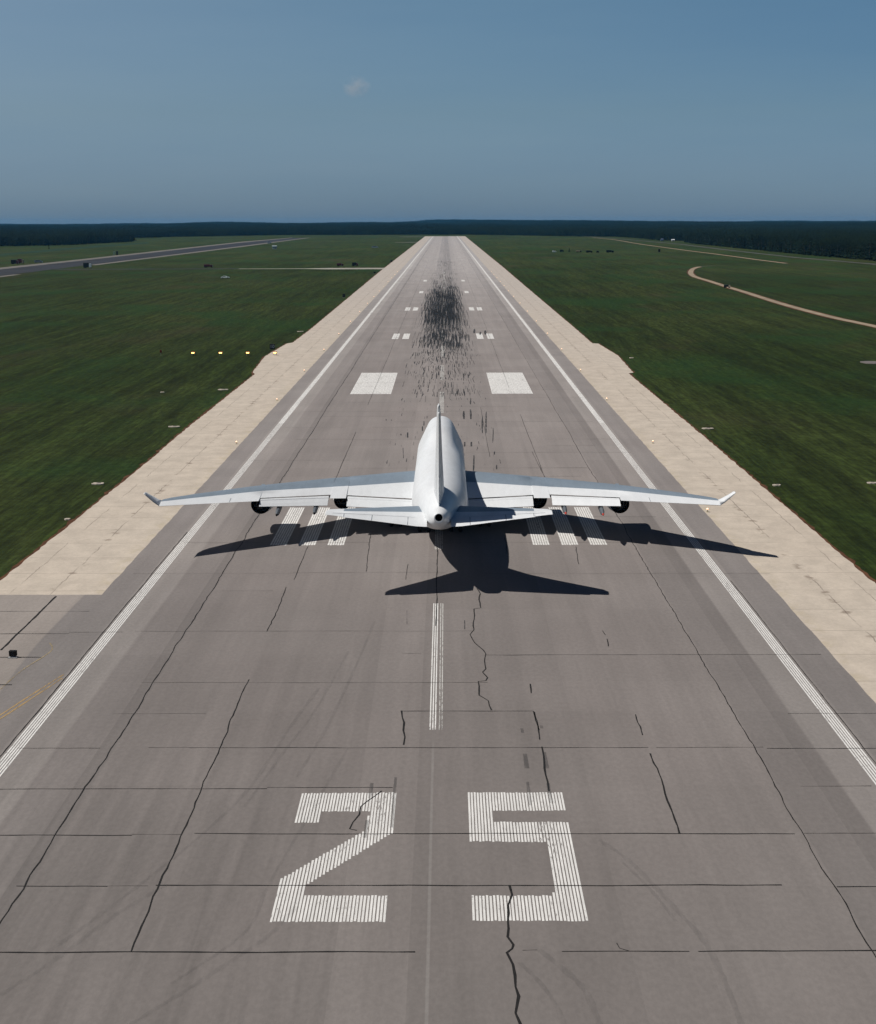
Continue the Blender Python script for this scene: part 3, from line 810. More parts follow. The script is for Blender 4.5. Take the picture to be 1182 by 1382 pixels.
        def seam(pts, wd=.05):
            q = []
            for x, t in pts:
                st0, z0, th = le(x); st1, z1 = shroud(x)
                q.append(Vector((s * wx(x), Yof(lerp(st0, st1, t)), lerp(z0, z1, t) + th * .5 * top(t) + .012)))
            for a, b in zip(q[:-1], q[1:]):
                d = (b - a).normalized(); n_ = Vector((-d.y, d.x, 0)).normalized() * wd / 2
                sm.add([a + n_, b + n_, b - n_, a - n_], [(0, 1, 2, 3)])
        for x in (23.5,): seam([(x, .78), (x, .9), (x, .985)], .05)
        sm.build("panel_seam", [flat("seam_grey", (0.16, 0.18, 0.2))], me)
        # flaps
        def flap(name, x0, x1, a0, a1, mat=P_LIGHT):
            """a = (front station, front z, chord, drop)"""
            R_ = []
            for x, (f0, z0, c, d) in ((x0, a0), (x1, a1)):
                ring = []
                for t, hh in ((0, 0), (.04, .10), (.15, .17), (.35, .19), (.36, .15), (.7, .10), (1, .015), (1, -.015), (.6, -.10), (.2, -.14), (.04, -.09)):
                    q = lift(x); ring.append((s * wx(x), Yof(f0 + c * t + 2.6 * q), z0 - d * t ** 1.15 + hh + .5 * q))
                R_.append(ring)
            m_ = MB(); m_.loft(R_, 0, True); o = m_.build(name, [mat], root, False); return o
        flap("trailing_edge_flap", 3.35, 10.72, (36.35, 4.45, 2.3, .70), (36.95, 5.02, 2.8, .68))
        flap("trailing_edge_flap", 12.85, 20.22, (37.55, 5.18, 2.7, .62), (42.5, 5.75, 2.0, .48))
        gp = MB()
        for x0, x1, s0_, z0, s1_, z1 in ((3.35, 10.8, 36.31, 4.64, 37.0, 5.2), (12.7, 20.3, 37.52, 5.37, 42.6, 5.925)):
            q0, q1 = lift(x0), lift(x1); X0, X1 = s * wx(x0), s * wx(x1); s0_ += 2.6 * q0; s1_ += 2.6 * q1; z0 += .5 * q0; z1 += .5 * q1
            gp.add([(X0, Yof(s0_ - .2), z0 - .10), (X1, Yof(s1_ - .2), z1 - .10), (X1, Yof(s1_ + .16), z1 - .14), (X0, Yof(s0_ + .16), z0 - .14), (X0, Yof(s0_ - .2), z0 - .4), (X1, Yof(s1_ - .2), z1 - .4), (X1, Yof(s1_ + .16), z1 - .34), (X0, Yof(s0_ + .16), z0 - .34)],
                   [(0, 1, 2, 3), (7, 6, 5, 4), (0, 4, 5, 1), (3, 2, 6, 7), (0, 3, 7, 4), (1, 5, 6, 2)])
        gp.build("flap_gap_shade", [P_DARK], me)  # near-black strip paints the wing's shade in the gap ahead of the flaps
        # flap track fairings
        for x, st, zt, ln in ((18.9, 44.2, 4.80, 5.6), (14.8, 41.5, 4.42, 6.0), (8.4, 39.2, 3.55, 6.0), (5.4, 38.4, 3.15, 6.0)):
            m_ = MB(); prof = [(0, .05), (.06, .16), (.2, .30), (.55, .34), (.8, .26), (1, .05)]
            R_ = []
            for t, r_ in prof:
                yy = Yof(st + 1.6 - ln * t); zz = lerp(zt - .28, zt + .2, t)
                R_.append([(s * x + r_ * .85 * math.sin(2 * math.pi * k / 14), yy, zz + r_ * 1.25 * math.cos(2 * math.pi * k / 14)) for k in range(14)])
            m_.loft(R_, 0, True); ft = m_.build("flap_track_fairing", [P_FAIR], root, True)
            if x > 10:
                m_ = MB(); m_.tube((s * x, Yof(st + 1.5), zt - .27), (s * x, Yof(st + 1.85), zt - .33), .15, .05, 10)
                m_.build("fairing_tip", [P_RED if s > 0 else P_BLACK], ft, True)
        # winglet
        R_ = []
        for x, z, a, b, th in ((31.35, 6.70, 48.45, 51.45, .2), (31.8, 7.05, 49.2, 51.65, .16), (32.3, 7.65, 50.3, 52.1, .12), (32.75, 8.25, 51.3, 52.55, .07), (32.8, 8.32, 51.6, 52.55, .04)):
            R_.append([(s * (x + dx), Yof(lerp(a, b, t)), z + .6 * dx * -1) for t, dx in ((0, 0), (.15, -th / 2), (.5, -th / 2), (1, 0), (.5, th / 2), (.15, th / 2))])
        m_ = MB(); m_.loft(R_ if s > 0 else [r_[::-1] for r_ in R_], 0, True); m_.build("winglet", [P_WHITE], root, True)
        # --- engines
        for ex, exit_st, ez in ((12.35, 29.6, 3.2), (21.65, 38.7, 4.4)):
            en = empty("engine", (s * ex, Yof(exit_st), ez)); en.parent = root
            m_ = MB(); m_.revolve_y((0, 0, 0), [(5.2, 1.12), (5.42, 1.2), (5.5, 1.27), (5.4, 1.35), (4.9, 1.45), (3.9, 1.5), (2.6, 1.45), (1.4, 1.33), (.7, 1.22), (.68, 1.17), (1.6, 1.14), (2.6, 1.12)], 32)
            m_.build("nacelle", [P_WHITE], en, True)
            m_ = MB(); m_.revolve_y((0, 0, 0), [(.69, 1.19), (.0, 1.16), (-.02, 1.12), (.6, 1.08), (1.3, 1.05)], 32)
            m_.build("exhaust_nozzle", [P_BLACK], en, True)
            m_ = MB(); m_.revolve_y((0, 0, 0), [(2.4, 1.1), (2.4, .7), (1.0, .66), (.1, .52), (.1, .47), (.9, .45)], 28)
            m_.build("core_duct", [P_METAL], en, True)
            m_ = MB(); m_.revolve_y((0, 0, 0), [(.9, .44), (.85, .34), (.3, .2), (-.35, .04), (-.4, .0)], 20)
            m_.build("exhaust_cone", [P_METAL], en, True)
            m_ = MB(); m_.revolve_y((0, 0, 0), [(4.6, .01), (4.6, .3), (4.3, .35), (4.3, 1.13)], 28)
            m_.build("fan", [P_METAL], en, True)
            # pylon
            st0, z0, th = le(ex / 1.04); m_ = MB()
            yl = Yof(st0) - Yof(exit_st)
            prof = [(4.2, 1.38), (3.4, 1.75), (yl + .9, z0 - ez + .05), (yl - .6, z0 - ez - .1), (yl - 3.2, z0 - ez - .4), (-.6, .95), (.8, 1.2), (2.6, 1.4)]
            m_.prism_x(prof, -.2, .2); m_.build("pylon", [P_GREY], en)
    # --- tailplane
    for s in (-1, 1):
        TL = [(1.2, 57.0, 7.70, .8, 67.3), (2.3, 58.1, 7.86, .72, 67.75), (6.4, 62.7, 8.62, .5, 68.75), (10.7, 67.1, 9.34, .26, 69.6), (11.08, 67.9, 9.38, .16, 69.65)]
        R_ = []; ups = [0, .02, .05, .15, .3, .45, .58, .60, .62, .8, 1]; dns = [.95, .7, .4, .15, .04]
        xs = [1.2, 2.3, 3.6, 5, 6.4, 8, 9.4, 9.42, 10.7, 11.08]
        for x in xs:
            a, z, th, b = table([(q[0], q[1], q[2], q[3], q[4]) for q in TL], x)
            if x > 9.41: b -= .28
            ring = [(s * x * 1.02, Yof(lerp(a, b, t)), z - .1 * t + th * .5 * top(t)) for t in ups] + [(s * x * 1.02, Yof(lerp(a, b, t)), z - .1 * t - th * .5 * top(t) - .03) for t in dns]
            R_.append(ring)
        N = len(R_[0]); v = [p for r_ in R_ for p in r_]; f = []; mi = []
        for i in range(len(R_) - 1):
            for j in range(N):
                k = (j + 1) % N; q = (i * N + j, i * N + k, (i + 1) * N + k, (i + 1) * N + j)
                f.append(q if s > 0 else q[::-1]); mi.append(1 if 1 <= j < 5 and xs[i] < 9.4 else 0)
        f.append(tuple(range(len(v) - N, len(v))) if s > 0 else tuple(range(len(v) - 1, len(v) - N - 1, -1))); mi.append(0)
        tp = obj("tailplane", v, f, [P_LIGHT, P_GREY], root, mi, True)
        mod = tp.modifiers.new("es", 'EDGE_SPLIT'); mod.split_angle = math.radians(35)
        sm = MB()
        def pt(x, t):
            a, z, th, b = table([(q[0], q[1], q[2], q[3], q[4]) for q in TL], x)
            return Vector((s * x * 1.02, Yof(lerp(a, b, t)), z - .1 * t + th * .5 * top(t) + .012))
        for pts in ([pt(lerp(2.4, 10.4, i / 8), .68) for i in range(9)], [pt(6.6, .69), pt(6.6, .85), pt(6.6, .99)], [pt(3.1, .69), pt(3.1, .99)], [pt(9.3, .7), pt(9.3, .95)]):
            for a, b in zip(pts[:-1], pts[1:]):
                d = (b - a).normalized(); n_ = Vector((-d.y, d.x, 0)).normalized() * .03
                sm.add([a + n_, b + n_, b - n_, a - n_], [(0, 1, 2, 3)])
        sm.build("elevator_seam", [flat("seam_grey", (0.16, 0.18, 0.2))], tp)
    # --- fin with its dorsal fillet, then the rudder
    FL = [(8.2, 49.5, 65.6, .72), (9.1, 52.0, 66.0, .62), (9.6, 54.6, 66.3, .55), (10.4, 56.6, 66.7, .50), (14, 60.4, 68.0, .35), (19.1, 65.2, 69.6, .19), (19.85, 66.1, 69.8, .14), (20.05, 66.8, 69.85, .05)]
    def fin_ring(z, t0, t1, kf=1.0):
        a, b, hw = table(FL, z); out = []
        TT = [lerp(t0, t1, q) for q in (0, .02, .06, .15, .3, .5, .7, .85, 1)]
        prof = lambda t: hw * (2.6 * t ** .5 * (1 - t) + .02 if t < .35 else hw * 0 + (2.6 * .35 ** .5 * .65 * ((1 - t) / .65) ** .8 + .02))
        for t in TT: out.append((prof(t) * kf, Yof(lerp(a, b, t)), z))
        for t in TT[::-1]: out.append((-prof(t) * kf, Yof(lerp(a, b, t)), z))
        return out
    zs = [8.2, 9.1, 9.3, 9.6, 10, 10.4, 11.2, 12.5, 14, 15.5, 17, 19.1, 19.85, 20.05]
    mb = MB(); mb.loft([fin_ring(z, 0, .70) for z in zs], 0, True); fin = mb.build("fin", [P_WHITE], root, True)
    mod = fin.modifiers.new("es", 'EDGE_SPLIT'); mod.split_angle = math.radians(40)
    mb = MB(); zr = [9.25, 9.6, 10.2, 11, 12.5, 12.55]; mb.loft([fin_ring(z, .715, 1, .97) for z in zr], 0, True)
    o = mb.build("rudder", [P_WHITE], root, True); o.modifiers.new("es", 'EDGE_SPLIT').split_angle = math.radians(40)
    mb = MB(); zr = [12.62, 14, 15.5, 17, 18.9, 19.4]; mb.loft([fin_ring(z, .715, 1, .97) for z in zr], 0, True)
    o = mb.build("rudder", [P_WHITE], root, True); o.modifiers.new("es", 'EDGE_SPLIT').split_angle = math.radians(40)
    mb = MB(); mb.loft([fin_ring(z, .69, .73, .7) for z in (9.3, 12.5, 19.2)], 0, True); mb.build("rudder_hinge_gap", [P_DARK], fin)
    # flying surfaces and engines sit this much lower than their section tables
    for o in root.children:
        if o.name.split(".")[0] not in ("fuselage", "wing_fairing", "tail_exhaust"): o.location.z -= 0.75
    # --- landing gear
    def gear(x, st, ztop, n_ax, dual, brace):
        g = empty("landing_gear", (x, Yof(st), 0)); g.parent = root
        m_ = MB(); m_.tube((0, 0, .62), (0, 0, ztop), .17, .22, 12)
        if n_ax == 2: m_.box((0, 0, .62), (.22, 1.6, .22), bev=.03)
        m_.tube((0, .1, 1.0), (brace, 1.8, ztop), .07, .07, 8)
        m_.build("strut", [P_METAL], g, False)
        for a in ((-.74, .74) if n_ax == 2 else (0,)):
            for d in (-1, 1):
                m_ = MB(); cx = d * dual
                def rr(h, r_): return [(cx + h, a + r_ * math.cos(2 * math.pi * k / 24), .62 + r_ * math.sin(2 * math.pi * k / 24)) for k in range(24)]
                m_.loft([rr(-.2, .3), rr(-.23, .5), rr(-.16, .6), rr(0, .62), rr(.16, .6), rr(.23, .5), rr(.2, .3)], 0, True)
                m_.build("wheel", [P_TYRE], g, True)
    for s in (-1, 1):
        gear(s * 5.5, 33.6, 3.4, 2, .56, -s * 1.2)
        gear(s * 1.92, 36.7, 3.0, 2, .56, -s * .3)
    gear(0, 8.6, 2.6, 1, .46, 0)
    return root
airliner()

# ------------------------------------------------------------------ airfield furniture
M_LAMP = glow("edge_lamp_glow", (1.0, 0.60, 0.38), 1.7)
M_PAPI = glow("approach_lamp_glow", (1.0, 0.62, 0.20), 7.0)
M_FIX = flat("lamp_housing", (0.30, 0.26, 0.16), 0.6)
M_ORANGE = flat("orange_housing", (0.55, 0.20, 0.04), 0.5)
M_BLK = flat("black_sheet", (0.008, 0.008, 0.009), 0.7, 0.2)
M_GREYM = flat("grey_metal", (0.25, 0.25, 0.25), 0.6)
M_SIGNW = flat("sign_white", (0.30, 0.36, 0.40), 0.6)

def make_edge_light():
    root = empty("edge_light", (0, 0, 0.02))
    mb = MB(); mb.tube((0, 0, 0), (0, 0, .05), .2, .18, 12); mb.tube((0, 0, .05), (0, 0, .26), .045, .045, 8); mb.tube((0, 0, .26), (0, 0, .34), .11, .13, 12)
    mb.build("base", [M_FIX], root)
    mb = MB(); R_ = [[(.13 * c * math.cos(2 * math.pi * k / 12), .13 * c * math.sin(2 * math.pi * k / 12), .34 + h) for k in range(12)] for h, c in ((0, 1), (.07, 1), (.13, .8), (.17, .45), (.18, .05))]
    mb.loft(R_, 0, True); mb.build("lens", [M_LAMP], root, True)
    return root
ORD = ["nearest", "second", "third", "fourth", "fifth", "sixth", "seventh", "eighth", "ninth", "tenth", "eleventh", "twelfth", "thirteenth", "fourteenth", "fifteenth", "sixteenth", "seventeenth", "eighteenth", "nineteenth", "twentieth"]
proto = make_edge_light(); first = True
for side in (-1, 1):
    ylist = [124.5] if side < 0 else [124.5, 186.5]
    ylist += [246.4 + 60.95 * i for i in range(15)]
    for i, y in enumerate(ylist):
        if i == 0: continue
        o = proto if first else copy_tree(proto); first = False
        o.location = (side * 34.75, y, 0.03)
        if side > 0 and i == 2: o.location.x = 36.0
        n = i - 1
        tag(o, f"small lit runway edge light on the {'left' if side < 0 else 'right'} shoulder, {ORD[n]} from the camera" if n else f"small runway edge light on the {'left' if side < 0 else 'right'} shoulder, nearest to the camera", "runway light", "runway edge lights")

def make_papi():
    root = empty("approach_indicator", (0, 0, 0))
    for dx in (-.35, .35):
        for dy in (-.3, .3): mb = MB(); mb.tube((dx, dy, 0), (dx, dy, .5), .035, .035, 6); mb.build("leg", [M_GREYM], root)
    mb = MB(); mb.box((0, 0, .75), (1.0, 1.1, .5), bev=.05); mb.build("housing", [M_ORANGE], root)
    mb = MB()
    for dx in (-.28, 0, .28): mb.tube((dx, -.56, .75), (dx, -.62, .75), .12, .12, 14)
    mb.build("lens", [M_PAPI], root)
    return root
proto = make_papi()
for i, x in enumerate((-70.6, -62.8, -55.1, -47.4)):
    o = proto if i == 0 else copy_tree(proto)
    o.location = (x, 415.0, 0.0)
    tag(o, ["bright approach lamp box in the grass, leftmost of the row of four", "bright approach lamp box in the grass, second from the left of four", "bright approach lamp box in the grass, third from the left of four", "bright approach lamp box on the pale shoulder edge, rightmost of the four"][i], "approach light", "row of approach indicator lamps")

mk = empty("marker_post", (-79.7, 414.7, 0))
tag(mk, "small dark red marker post standing in the grass left of the lit lamps", "marker post")
mb = MB(); mb.tube((0, 0, 0), (0, 0, 1.0), .06, .06, 8); mb.build("post", [M_GREYM], mk)
mb = MB(); mb.box((0, 0, 1.2), (.55, .2, .8), bev=.04); mb.build("panel", [flat("dark_red_panel", (0.12, 0.025, 0.015))], mk)

def text_obj(name, body, size, mat, parent, loc, rot):
    cu = bpy.data.curves.new(name, 'FONT'); cu.body = body; cu.size = size; cu.align_x = 'CENTER'; cu.align_y = 'CENTER'; cu.extrude = .01
    o = bpy.data.objects.new(name, cu); COL.objects.link(o); cu.materials.append(mat)
    bpy.context.view_layer.update()
    me = bpy.data.meshes.new_from_object(o.evaluated_get(bpy.context.evaluated_depsgraph_get()))
    bpy.data.objects.remove(o)
    o = bpy.data.objects.new(name, me); COL.objects.link(o)
    o.parent = parent; o.location = loc; o.rotation_euler = rot
    return o
sg = empty("distance_board", (-50.3, 433, 0))
tag(sg, "black runway distance board reading 10 beside the rightmost lit lamp", "sign")
mb = MB(); mb.box((0, 0, .95), (1.5, .3, 1.5), bev=.04); mb.build("panel", [flat("board_black", (0.012, 0.014, 0.018))], sg)
for d in (-.5, .5): mb = MB(); mb.tube((d, 0, 0), (d, 0, .3), .05, .05, 8); mb.build("leg", [M_GREYM], sg)
text_obj("numeral", "10", 1.35, M_SIGNW, sg, (0, -.17, .95), (math.pi / 2, 0, 0))

def board(name, x, y, w_, h_, lab, z0=.25, mat=M_BLK, rz=0.0, cat="sign"):
    g = empty(name, (x, y, 0.04), rz); tag(g, lab, cat)
    m_ = MB(); m_.box((0, 0, z0 + h_ / 2), (w_, .32, h_), bev=.03); m_.build("panel", [mat], g)
    for d in (-1, 1): m_ = MB(); m_.tube((d * w_ * .33, 0, 0), (d * w_ * .33, 0, z0), .05, .05, 8); m_.build("leg", [M_GREYM], g)
    m_ = MB(); m_.box((0, -.05, .02), (w_ * 1.25, .5, .04)); m_.build("base", [M_GREYM], g)
    return g
board("guidance_sign", -36.75, 122.1, .62 * 1.05, .5, "small black square sign standing on the grey turn pad at lower left", .14)
for i, (u, v, w_, h_, lab) in enumerate(((464, 402, 1.3, 1.7, "dark upright sign in the grass left of the runway, below the taxiway"), (528, 354, 1.4, 1.8, "tiny dark sign at the grass corner above the taxiway junction"), (505.5, 369.5, 1.4, 1.2, "tiny dark sign in the grass just below the taxiway junction"),
                                        (889.6, 340.5, 2.4, 3.6, "small dark board in the grass near the far gravel track"), (158, 344.5, 2.2, 4.2, "small dark green board in the grass beyond the old runway"))):
    p = at(u, v); board("field_sign", p.x, p.y, w_, h_, lab, .3, flat("board_dark", (0.015, 0.02, 0.018)))
p = at(154, 344.5); board("field_sign", p.x, p.y, 2.2, 4.0, "small pale green-white board beside the dark green one beyond the old runway", .3, flat("board_pale", (0.20, 0.28, 0.22)))
# concrete light-pit pads
M_PADC = flat("pad_concrete", (0.42, 0.37, 0.31), 0.9, 0.2, 0.15, 1.2); M_LID = flat("steel_lid", (0.15, 0.13, 0.12), 0.6)
pads = [(132, 653, 1.75, 1.3, "pale concrete pad with a dark lid in the grass left of the wing tip"), (235, 576, 2.3, 1.2, "pale concrete pad in the left grass, second nearest along the edge"), (301, 526, 2.3, 1.6, "pale concrete pad in the left grass just below the row of lamps"),
        (219, 529.5, .9, .8, "small faint pad in the left grass away from the shoulder"), (405, 447.5, 2.2, 2.2, "pale concrete pad in the left grass above the distance board"), (91, 701, .8, .7, "small pale stone in the left grass below the pad with the dark lid"),
        (955, 578.5, 2.2, 1.2, "pale concrete pad in the right grass level with the cockpit"), (1048, 655, 1.3, .9, "small pale pad in the right grass right of the wing tip"), (1177, 652, 1.5, 1.0, "pale pad in the right grass at the picture's right edge"), (1186, 489.5, 9.0, 8.0, "large grey concrete slab in the grass at the far right edge"),
        (852, 483, 1.2, 1.5, "tiny pale pad in the grass beside the right shoulder flare")]
for u, v, a, b, lab in pads:
    p = at(u, v); g = empty("concrete_pad", (p.x, p.y, -.05)); tag(g, lab, "concrete pad", "concrete pads in the grass")
    r_ = random.Random(int(u)); n = 18; R0 = []
    for k in range(n):
        t = 2 * math.pi * k / n; q = r_.uniform(.86, 1.06); sq = 1 / max(abs(math.cos(t)), abs(math.sin(t))) ** .5
        R0.append((a / 2 * q * sq * math.cos(t), b / 2 * q * sq * math.sin(t)))
    mb = MB(); mb.loft([[(x, y, 0) for x, y in R0], [(x, y, .14) for x, y in R0], [(x * .96, y * .96, .16) for x, y in R0]], 0, True)
    mb.build("slab", [M_PADC if a < 5 else M_LID], g)
    if 1 < a < 5:
        mb = MB(); mb.tube((0.1, .1, .16), (.1, .1, .2), min(a, b) * .27, min(a, b) * .26, 16); mb.build("lid", [M_LID], g)

# --- vehicles and huts
def car(name, lab, cat, x, y, rz, body, L=4.6, W=1.85, H=1.5, van=False):
    g = empty(name, (x, y, -.05), rz); tag(g, lab, cat)
    m_ = MB(); hb = .62 * H if not van else .95 * H
    lower = [(-L / 2, .35), (-L / 2 + .05, .75), (-L / 2 + .2, .86 * .62 * H + .1), (-L * .18, .62 * H), (L * .33, .64 * H), (L / 2 - .12, .62 * H), (L / 2, .6), (L / 2, .35)]
    m_.prism_x(lower, -W / 2, W / 2); m_.build("body", [body], g)
    m_ = MB()
    if van: cab = [(-L * .34, .6 * H), (-L * .26, H * .97), (L * .46, H), (L * .49, .62 * H)]
    else: cab = [(-L * .2, .6 * H), (-L * .07, H * .96), (L * .2, H), (L * .36, .63 * H)]
    ring0 = [(-W / 2 + .06, a, b) for a, b in cab]; ring1 = [(W / 2 - .06, a, b) for a, b in cab]
    m_.loft([ring0, ring1], 0, True); cb = m_.build("cabin", [body], g)
    m_ = MB()
    for sx in (-1, 1):
        y0, y1 = (cab[0][0] + .35, cab[3][0] - .35); xx = sx * (W / 2 - .055)
        m_.box((xx, (y0 + y1) / 2, H * .79), (.02, (y1 - y0) * .72, H * .2))
    m_.build("window", [P_GLASS], cb)
    for sx in (-1, 1):
        for sy in (-.31, .32):
            m_ = MB(); m_.tube((sx * (W / 2 - .22), sy * L, .33), (sx * (W / 2 + .01), sy * L, .33), .33, .33, 14); m_.build("wheel", [P_TYRE], g)
    return g
def truck(name, lab, x, y, rz, cabm, boxm, L=7.0, W=2.4, H=3.0, cat="truck"):
    g = empty(name, (x, y, -.05), rz); tag(g, lab, cat)
    m_ = MB(); m_.box((0, 0, .75), (W * .8, L, .25)); m_.build("chassis", [P_DARK], g)
    m_ = MB(); m_.prism_x([(-L / 2, .5), (-L / 2 + .02, 1.35), (-L / 2 + .35, H * .82), (-L * .24, H * .84), (-L * .24, .5)], -W / 2, W / 2); cb = m_.build("cab", [cabm], g)
    m_ = MB(); m_.box((0, -L / 2 + .14, 1.75), (W * .84, .06, .6)); m_.build("windscreen", [P_GLASS], cb)
    m_ = MB(); m_.box((0, L * .14, .9 + (H - .9) / 2), (W, L * .7, H - .9), bev=.06); m_.build("load_box", [boxm], g)
    for sx in (-1, 1):
        for sy in (-.36, .2, .36):
            m_ = MB(); m_.tube((sx * (W / 2 - .3), sy * L, .48), (sx * (W / 2 - .01), sy * L, .48), .48, .48, 14); m_.build("wheel", [P_TYRE], g)
    return g
C_WHITE = flat("car_white", (0.62, 0.68, 0.66), 0.35, 0.5, .05); C_RED = flat("truck_dark_red", (0.075, 0.012, 0.018), 0.4, 0.5); C_DARK = flat("truck_dark_green", (0.012, 0.017, 0.016), 0.5)
C_GREY = flat("car_grey", (0.16, 0.19, 0.22), 0.4, 0.5); C_TAN = flat("tan_sheet", (0.30, 0.25, 0.19), 0.6)
p = at(304, 375.5); car("parked_car", "white car standing alone in the left grass below the taxiway", "car", p.x, p.y, math.radians(86), C_WHITE, 5.6, 2.0, 1.6)
p = at(281, 361); truck("parked_truck", "long dark red truck on the dark part of the taxiway at left", p.x, p.y, math.radians(90), C_RED, C_RED, 7.2, 2.4, 2.6)
p = at(118, 361.5); truck("parked_truck", "dark box truck with a white cab on the old runway edge", p.x, p.y, math.radians(-90 - 180 + 0), C_WHITE, C_DARK, 6.4, 2.5, 4.2)
p = at(20, 356.5); truck("parked_truck", "dark maroon truck at the far left, leftmost beyond the old runway", p.x, p.y, math.radians(90), C_RED, C_DARK, 6.5, 2.5, 4.0)
p = at(28, 355.5); truck("parked_truck", "dark maroon truck with pale cab beyond the old runway, right of its twin", p.x, p.y, math.radians(90), C_TAN, C_RED, 5.5, 2.5, 4.2)
p = at(52, 354.5); car("parked_car", "light grey van with pale load at the far left beyond the old runway", "van", p.x, p.y, math.radians(90), C_GREY, 7.5, 2.2, 2.4, True)
p = at(459, 359.2); truck("parked_truck", "dark red truck at the upper edge of the taxiway near the runway", p.x, p.y, math.radians(90), C_RED, C_RED, 5.6, 2.4, 2.5)
p = at(479, 359.2); truck("parked_truck", "small dark maroon vehicle on the taxiway, right of the red truck", p.x, p.y, math.radians(90), C_RED, C_DARK, 5.0, 2.4, 3.2)
p = at(506, 334.6); car("parked_car", "long pale grey van in the grass far up the left side of the runway", "van", p.x, p.y, math.radians(90), flat("van_grey_blue", (.24, .30, .34)), 9.5, 2.4, 2.8, True)
p = at(981, 388.5); truck("parked_truck", "dark truck with a pale cab driving on the gravel track at right", p.x, p.y, math.radians(82), C_TAN, C_DARK, 3.6, 2.0, 1.8)
p = at(748, 340.5); car("parked_car", "small white van left of the dark equipment group in the right grass", "van", p.x, p.y, math.radians(90), C_WHITE, 4.6, 2.2, 2.2, True)
for u, v, L, H, lab in ((795, 341, 7.5, 2.6, "low dark truck in the middle of the equipment group in the right grass"), (806.5, 341, 3.2, 2.2, "tiny dark vehicle between the two dark trucks in the right grass"), (823, 341, 9.0, 3.0, "dark truck at the right end of the group in the right grass"), (781, 340.4, 6.5, 2.0, "low truck with tan load in the equipment group in the right grass"), (758, 340, 4.6, 2.8, "dark truck at the left end of the equipment group, beside the white van")):
    p = at(u, v); truck("parked_truck", lab, p.x, p.y, math.radians(90), C_DARK, C_TAN if u == 781 else C_DARK, L, 2.4, H)
def hut(name, lab, x, y, W, D, H, wall, roofm, rz=0, door=True, cat="hut"):
    g = empty(name, (x, y, -.05), rz); tag(g, lab, cat)
    m_ = MB(); m_.box((0, 0, H / 2), (W, D, H)); m_.build("wall", [wall], g)
    m_ = MB(); m_.prism_x([(-D / 2 - .3, H), (0, H + D * .28), (D / 2 + .3, H), (D / 2 + .3, H + .12), (0, H + D * .28 + .12), (-D / 2 - .3, H + .12)], -W / 2 - .3, W / 2 + .3); m_.build("roof", [roofm], g)
    m_ = MB(); m_.box((W * .2, -D / 2 - .02, 1.05), (1.0, .06, 2.1)); m_.build("door", [M_GREYM], g)
    return g
p = at(370.5, 336); hut("equipment_hut", "pale equipment hut in the grass beside the old runway", p.x, p.y, 6.2, 4, 3.6, flat("hut_wall", (.36, .42, .42)), flat("hut_roof", (.22, .27, .28)))
p = at(363.5, 328.5); car("parked_car", "grey van on the old runway behind the pale equipment hut", "van", p.x, p.y, math.radians(80), C_GREY, 7, 2.4, 3.4, True)
p = at(908, 325.4); hut("farmhouse", "small white gabled house against the dark wood at right", p.x, p.y, 5.5, 4.5, 2.2, flat("house_white", (.4, .44, .48)), flat("house_roof_pale", (.55, .58, .6)), cat="house")
p = at(893.3, 325.4); hut("shed", "small bluish shed left of the white house by the wood", p.x, p.y, 4.5, 4, 3.2, flat("shed_blue", (.10, .14, .22)), flat("shed_roof", (.09, .12, .18)), cat="shed")

# ------------------------------------------------------------------ trees
def leaf_material(name, c1, c2):
    m = Mat(name, 0.9, 0.1)
    g = nnode(m.nt, "ShaderNodeNewGeometry")
    n1 = nnode(m.nt, "ShaderNodeTexNoise"); m.link(g.outputs["Position"], n1.inputs["Vector"]); n1.inputs["Scale"].default_value = 0.045; n1.inputs["Detail"].default_value = 3
    n2 = nnode(m.nt, "ShaderNodeTexNoise"); m.link(g.outputs["Position"], n2.inputs["Vector"]); n2.inputs["Scale"].default_value = 0.004; n2.inputs["Detail"].default_value = 4
    f = m.step(m.math('ADD', m.math('MULTIPLY', n1.outputs["Fac"], .6), m.math('MULTIPLY', n2.outputs["Fac"], .4)), .38, .62)
    m.color(m.mix(f, c1, c2)); return m.m
M_LEAF = leaf_material("conifer_foliage", (0.0035, 0.0095, 0.0055), (0.011, 0.022, 0.009))
M_TRUNK = flat("tree_bark", (0.10, 0.085, 0.07), 0.9, 0.1)

def crown(mb, cx, cy, h, rad, base, kind, r, nl):
    """uneven crown built from leaf clumps spread through its volume"""
    for i in range(nl + nl // 4):
        t = (i + r.random()) / nl if i < nl else r.uniform(0, .16)
        z = base + (h - base) * t
        env = rad * ((1 - t) ** .75 if kind or t < .2 else math.sqrt(max(.03, 1 - (2 * t - .85) ** 2 / 1.35)))
        a = r.uniform(0, 2 * math.pi); q = env * math.sqrt(r.random()) * .95
        px, py = cx + q * math.cos(a), cy + q * math.sin(a); s = rad * r.uniform(.20, .42) * (1.15 - .5 * t)
        v = []; up = s * r.uniform(.5, .95)
        n = 5; ph = r.uniform(0, 6)
        v.append((px, py, z + up))
        for k in range(n):
            b = ph + 2 * math.pi * k / n; rr = s * r.uniform(.65, 1.25); v.append((px + rr * math.cos(b), py + rr * math.sin(b), z + r.uniform(-.3, .12) * s))
        v.append((px, py, z - up * .7))
        f = [(0, 1 + k, 1 + (k + 1) % n) for k in range(n)] + [(n + 1, 1 + (k + 1) % n, 1 + k) for k in range(n)]
        mb.add(v, f, 0)

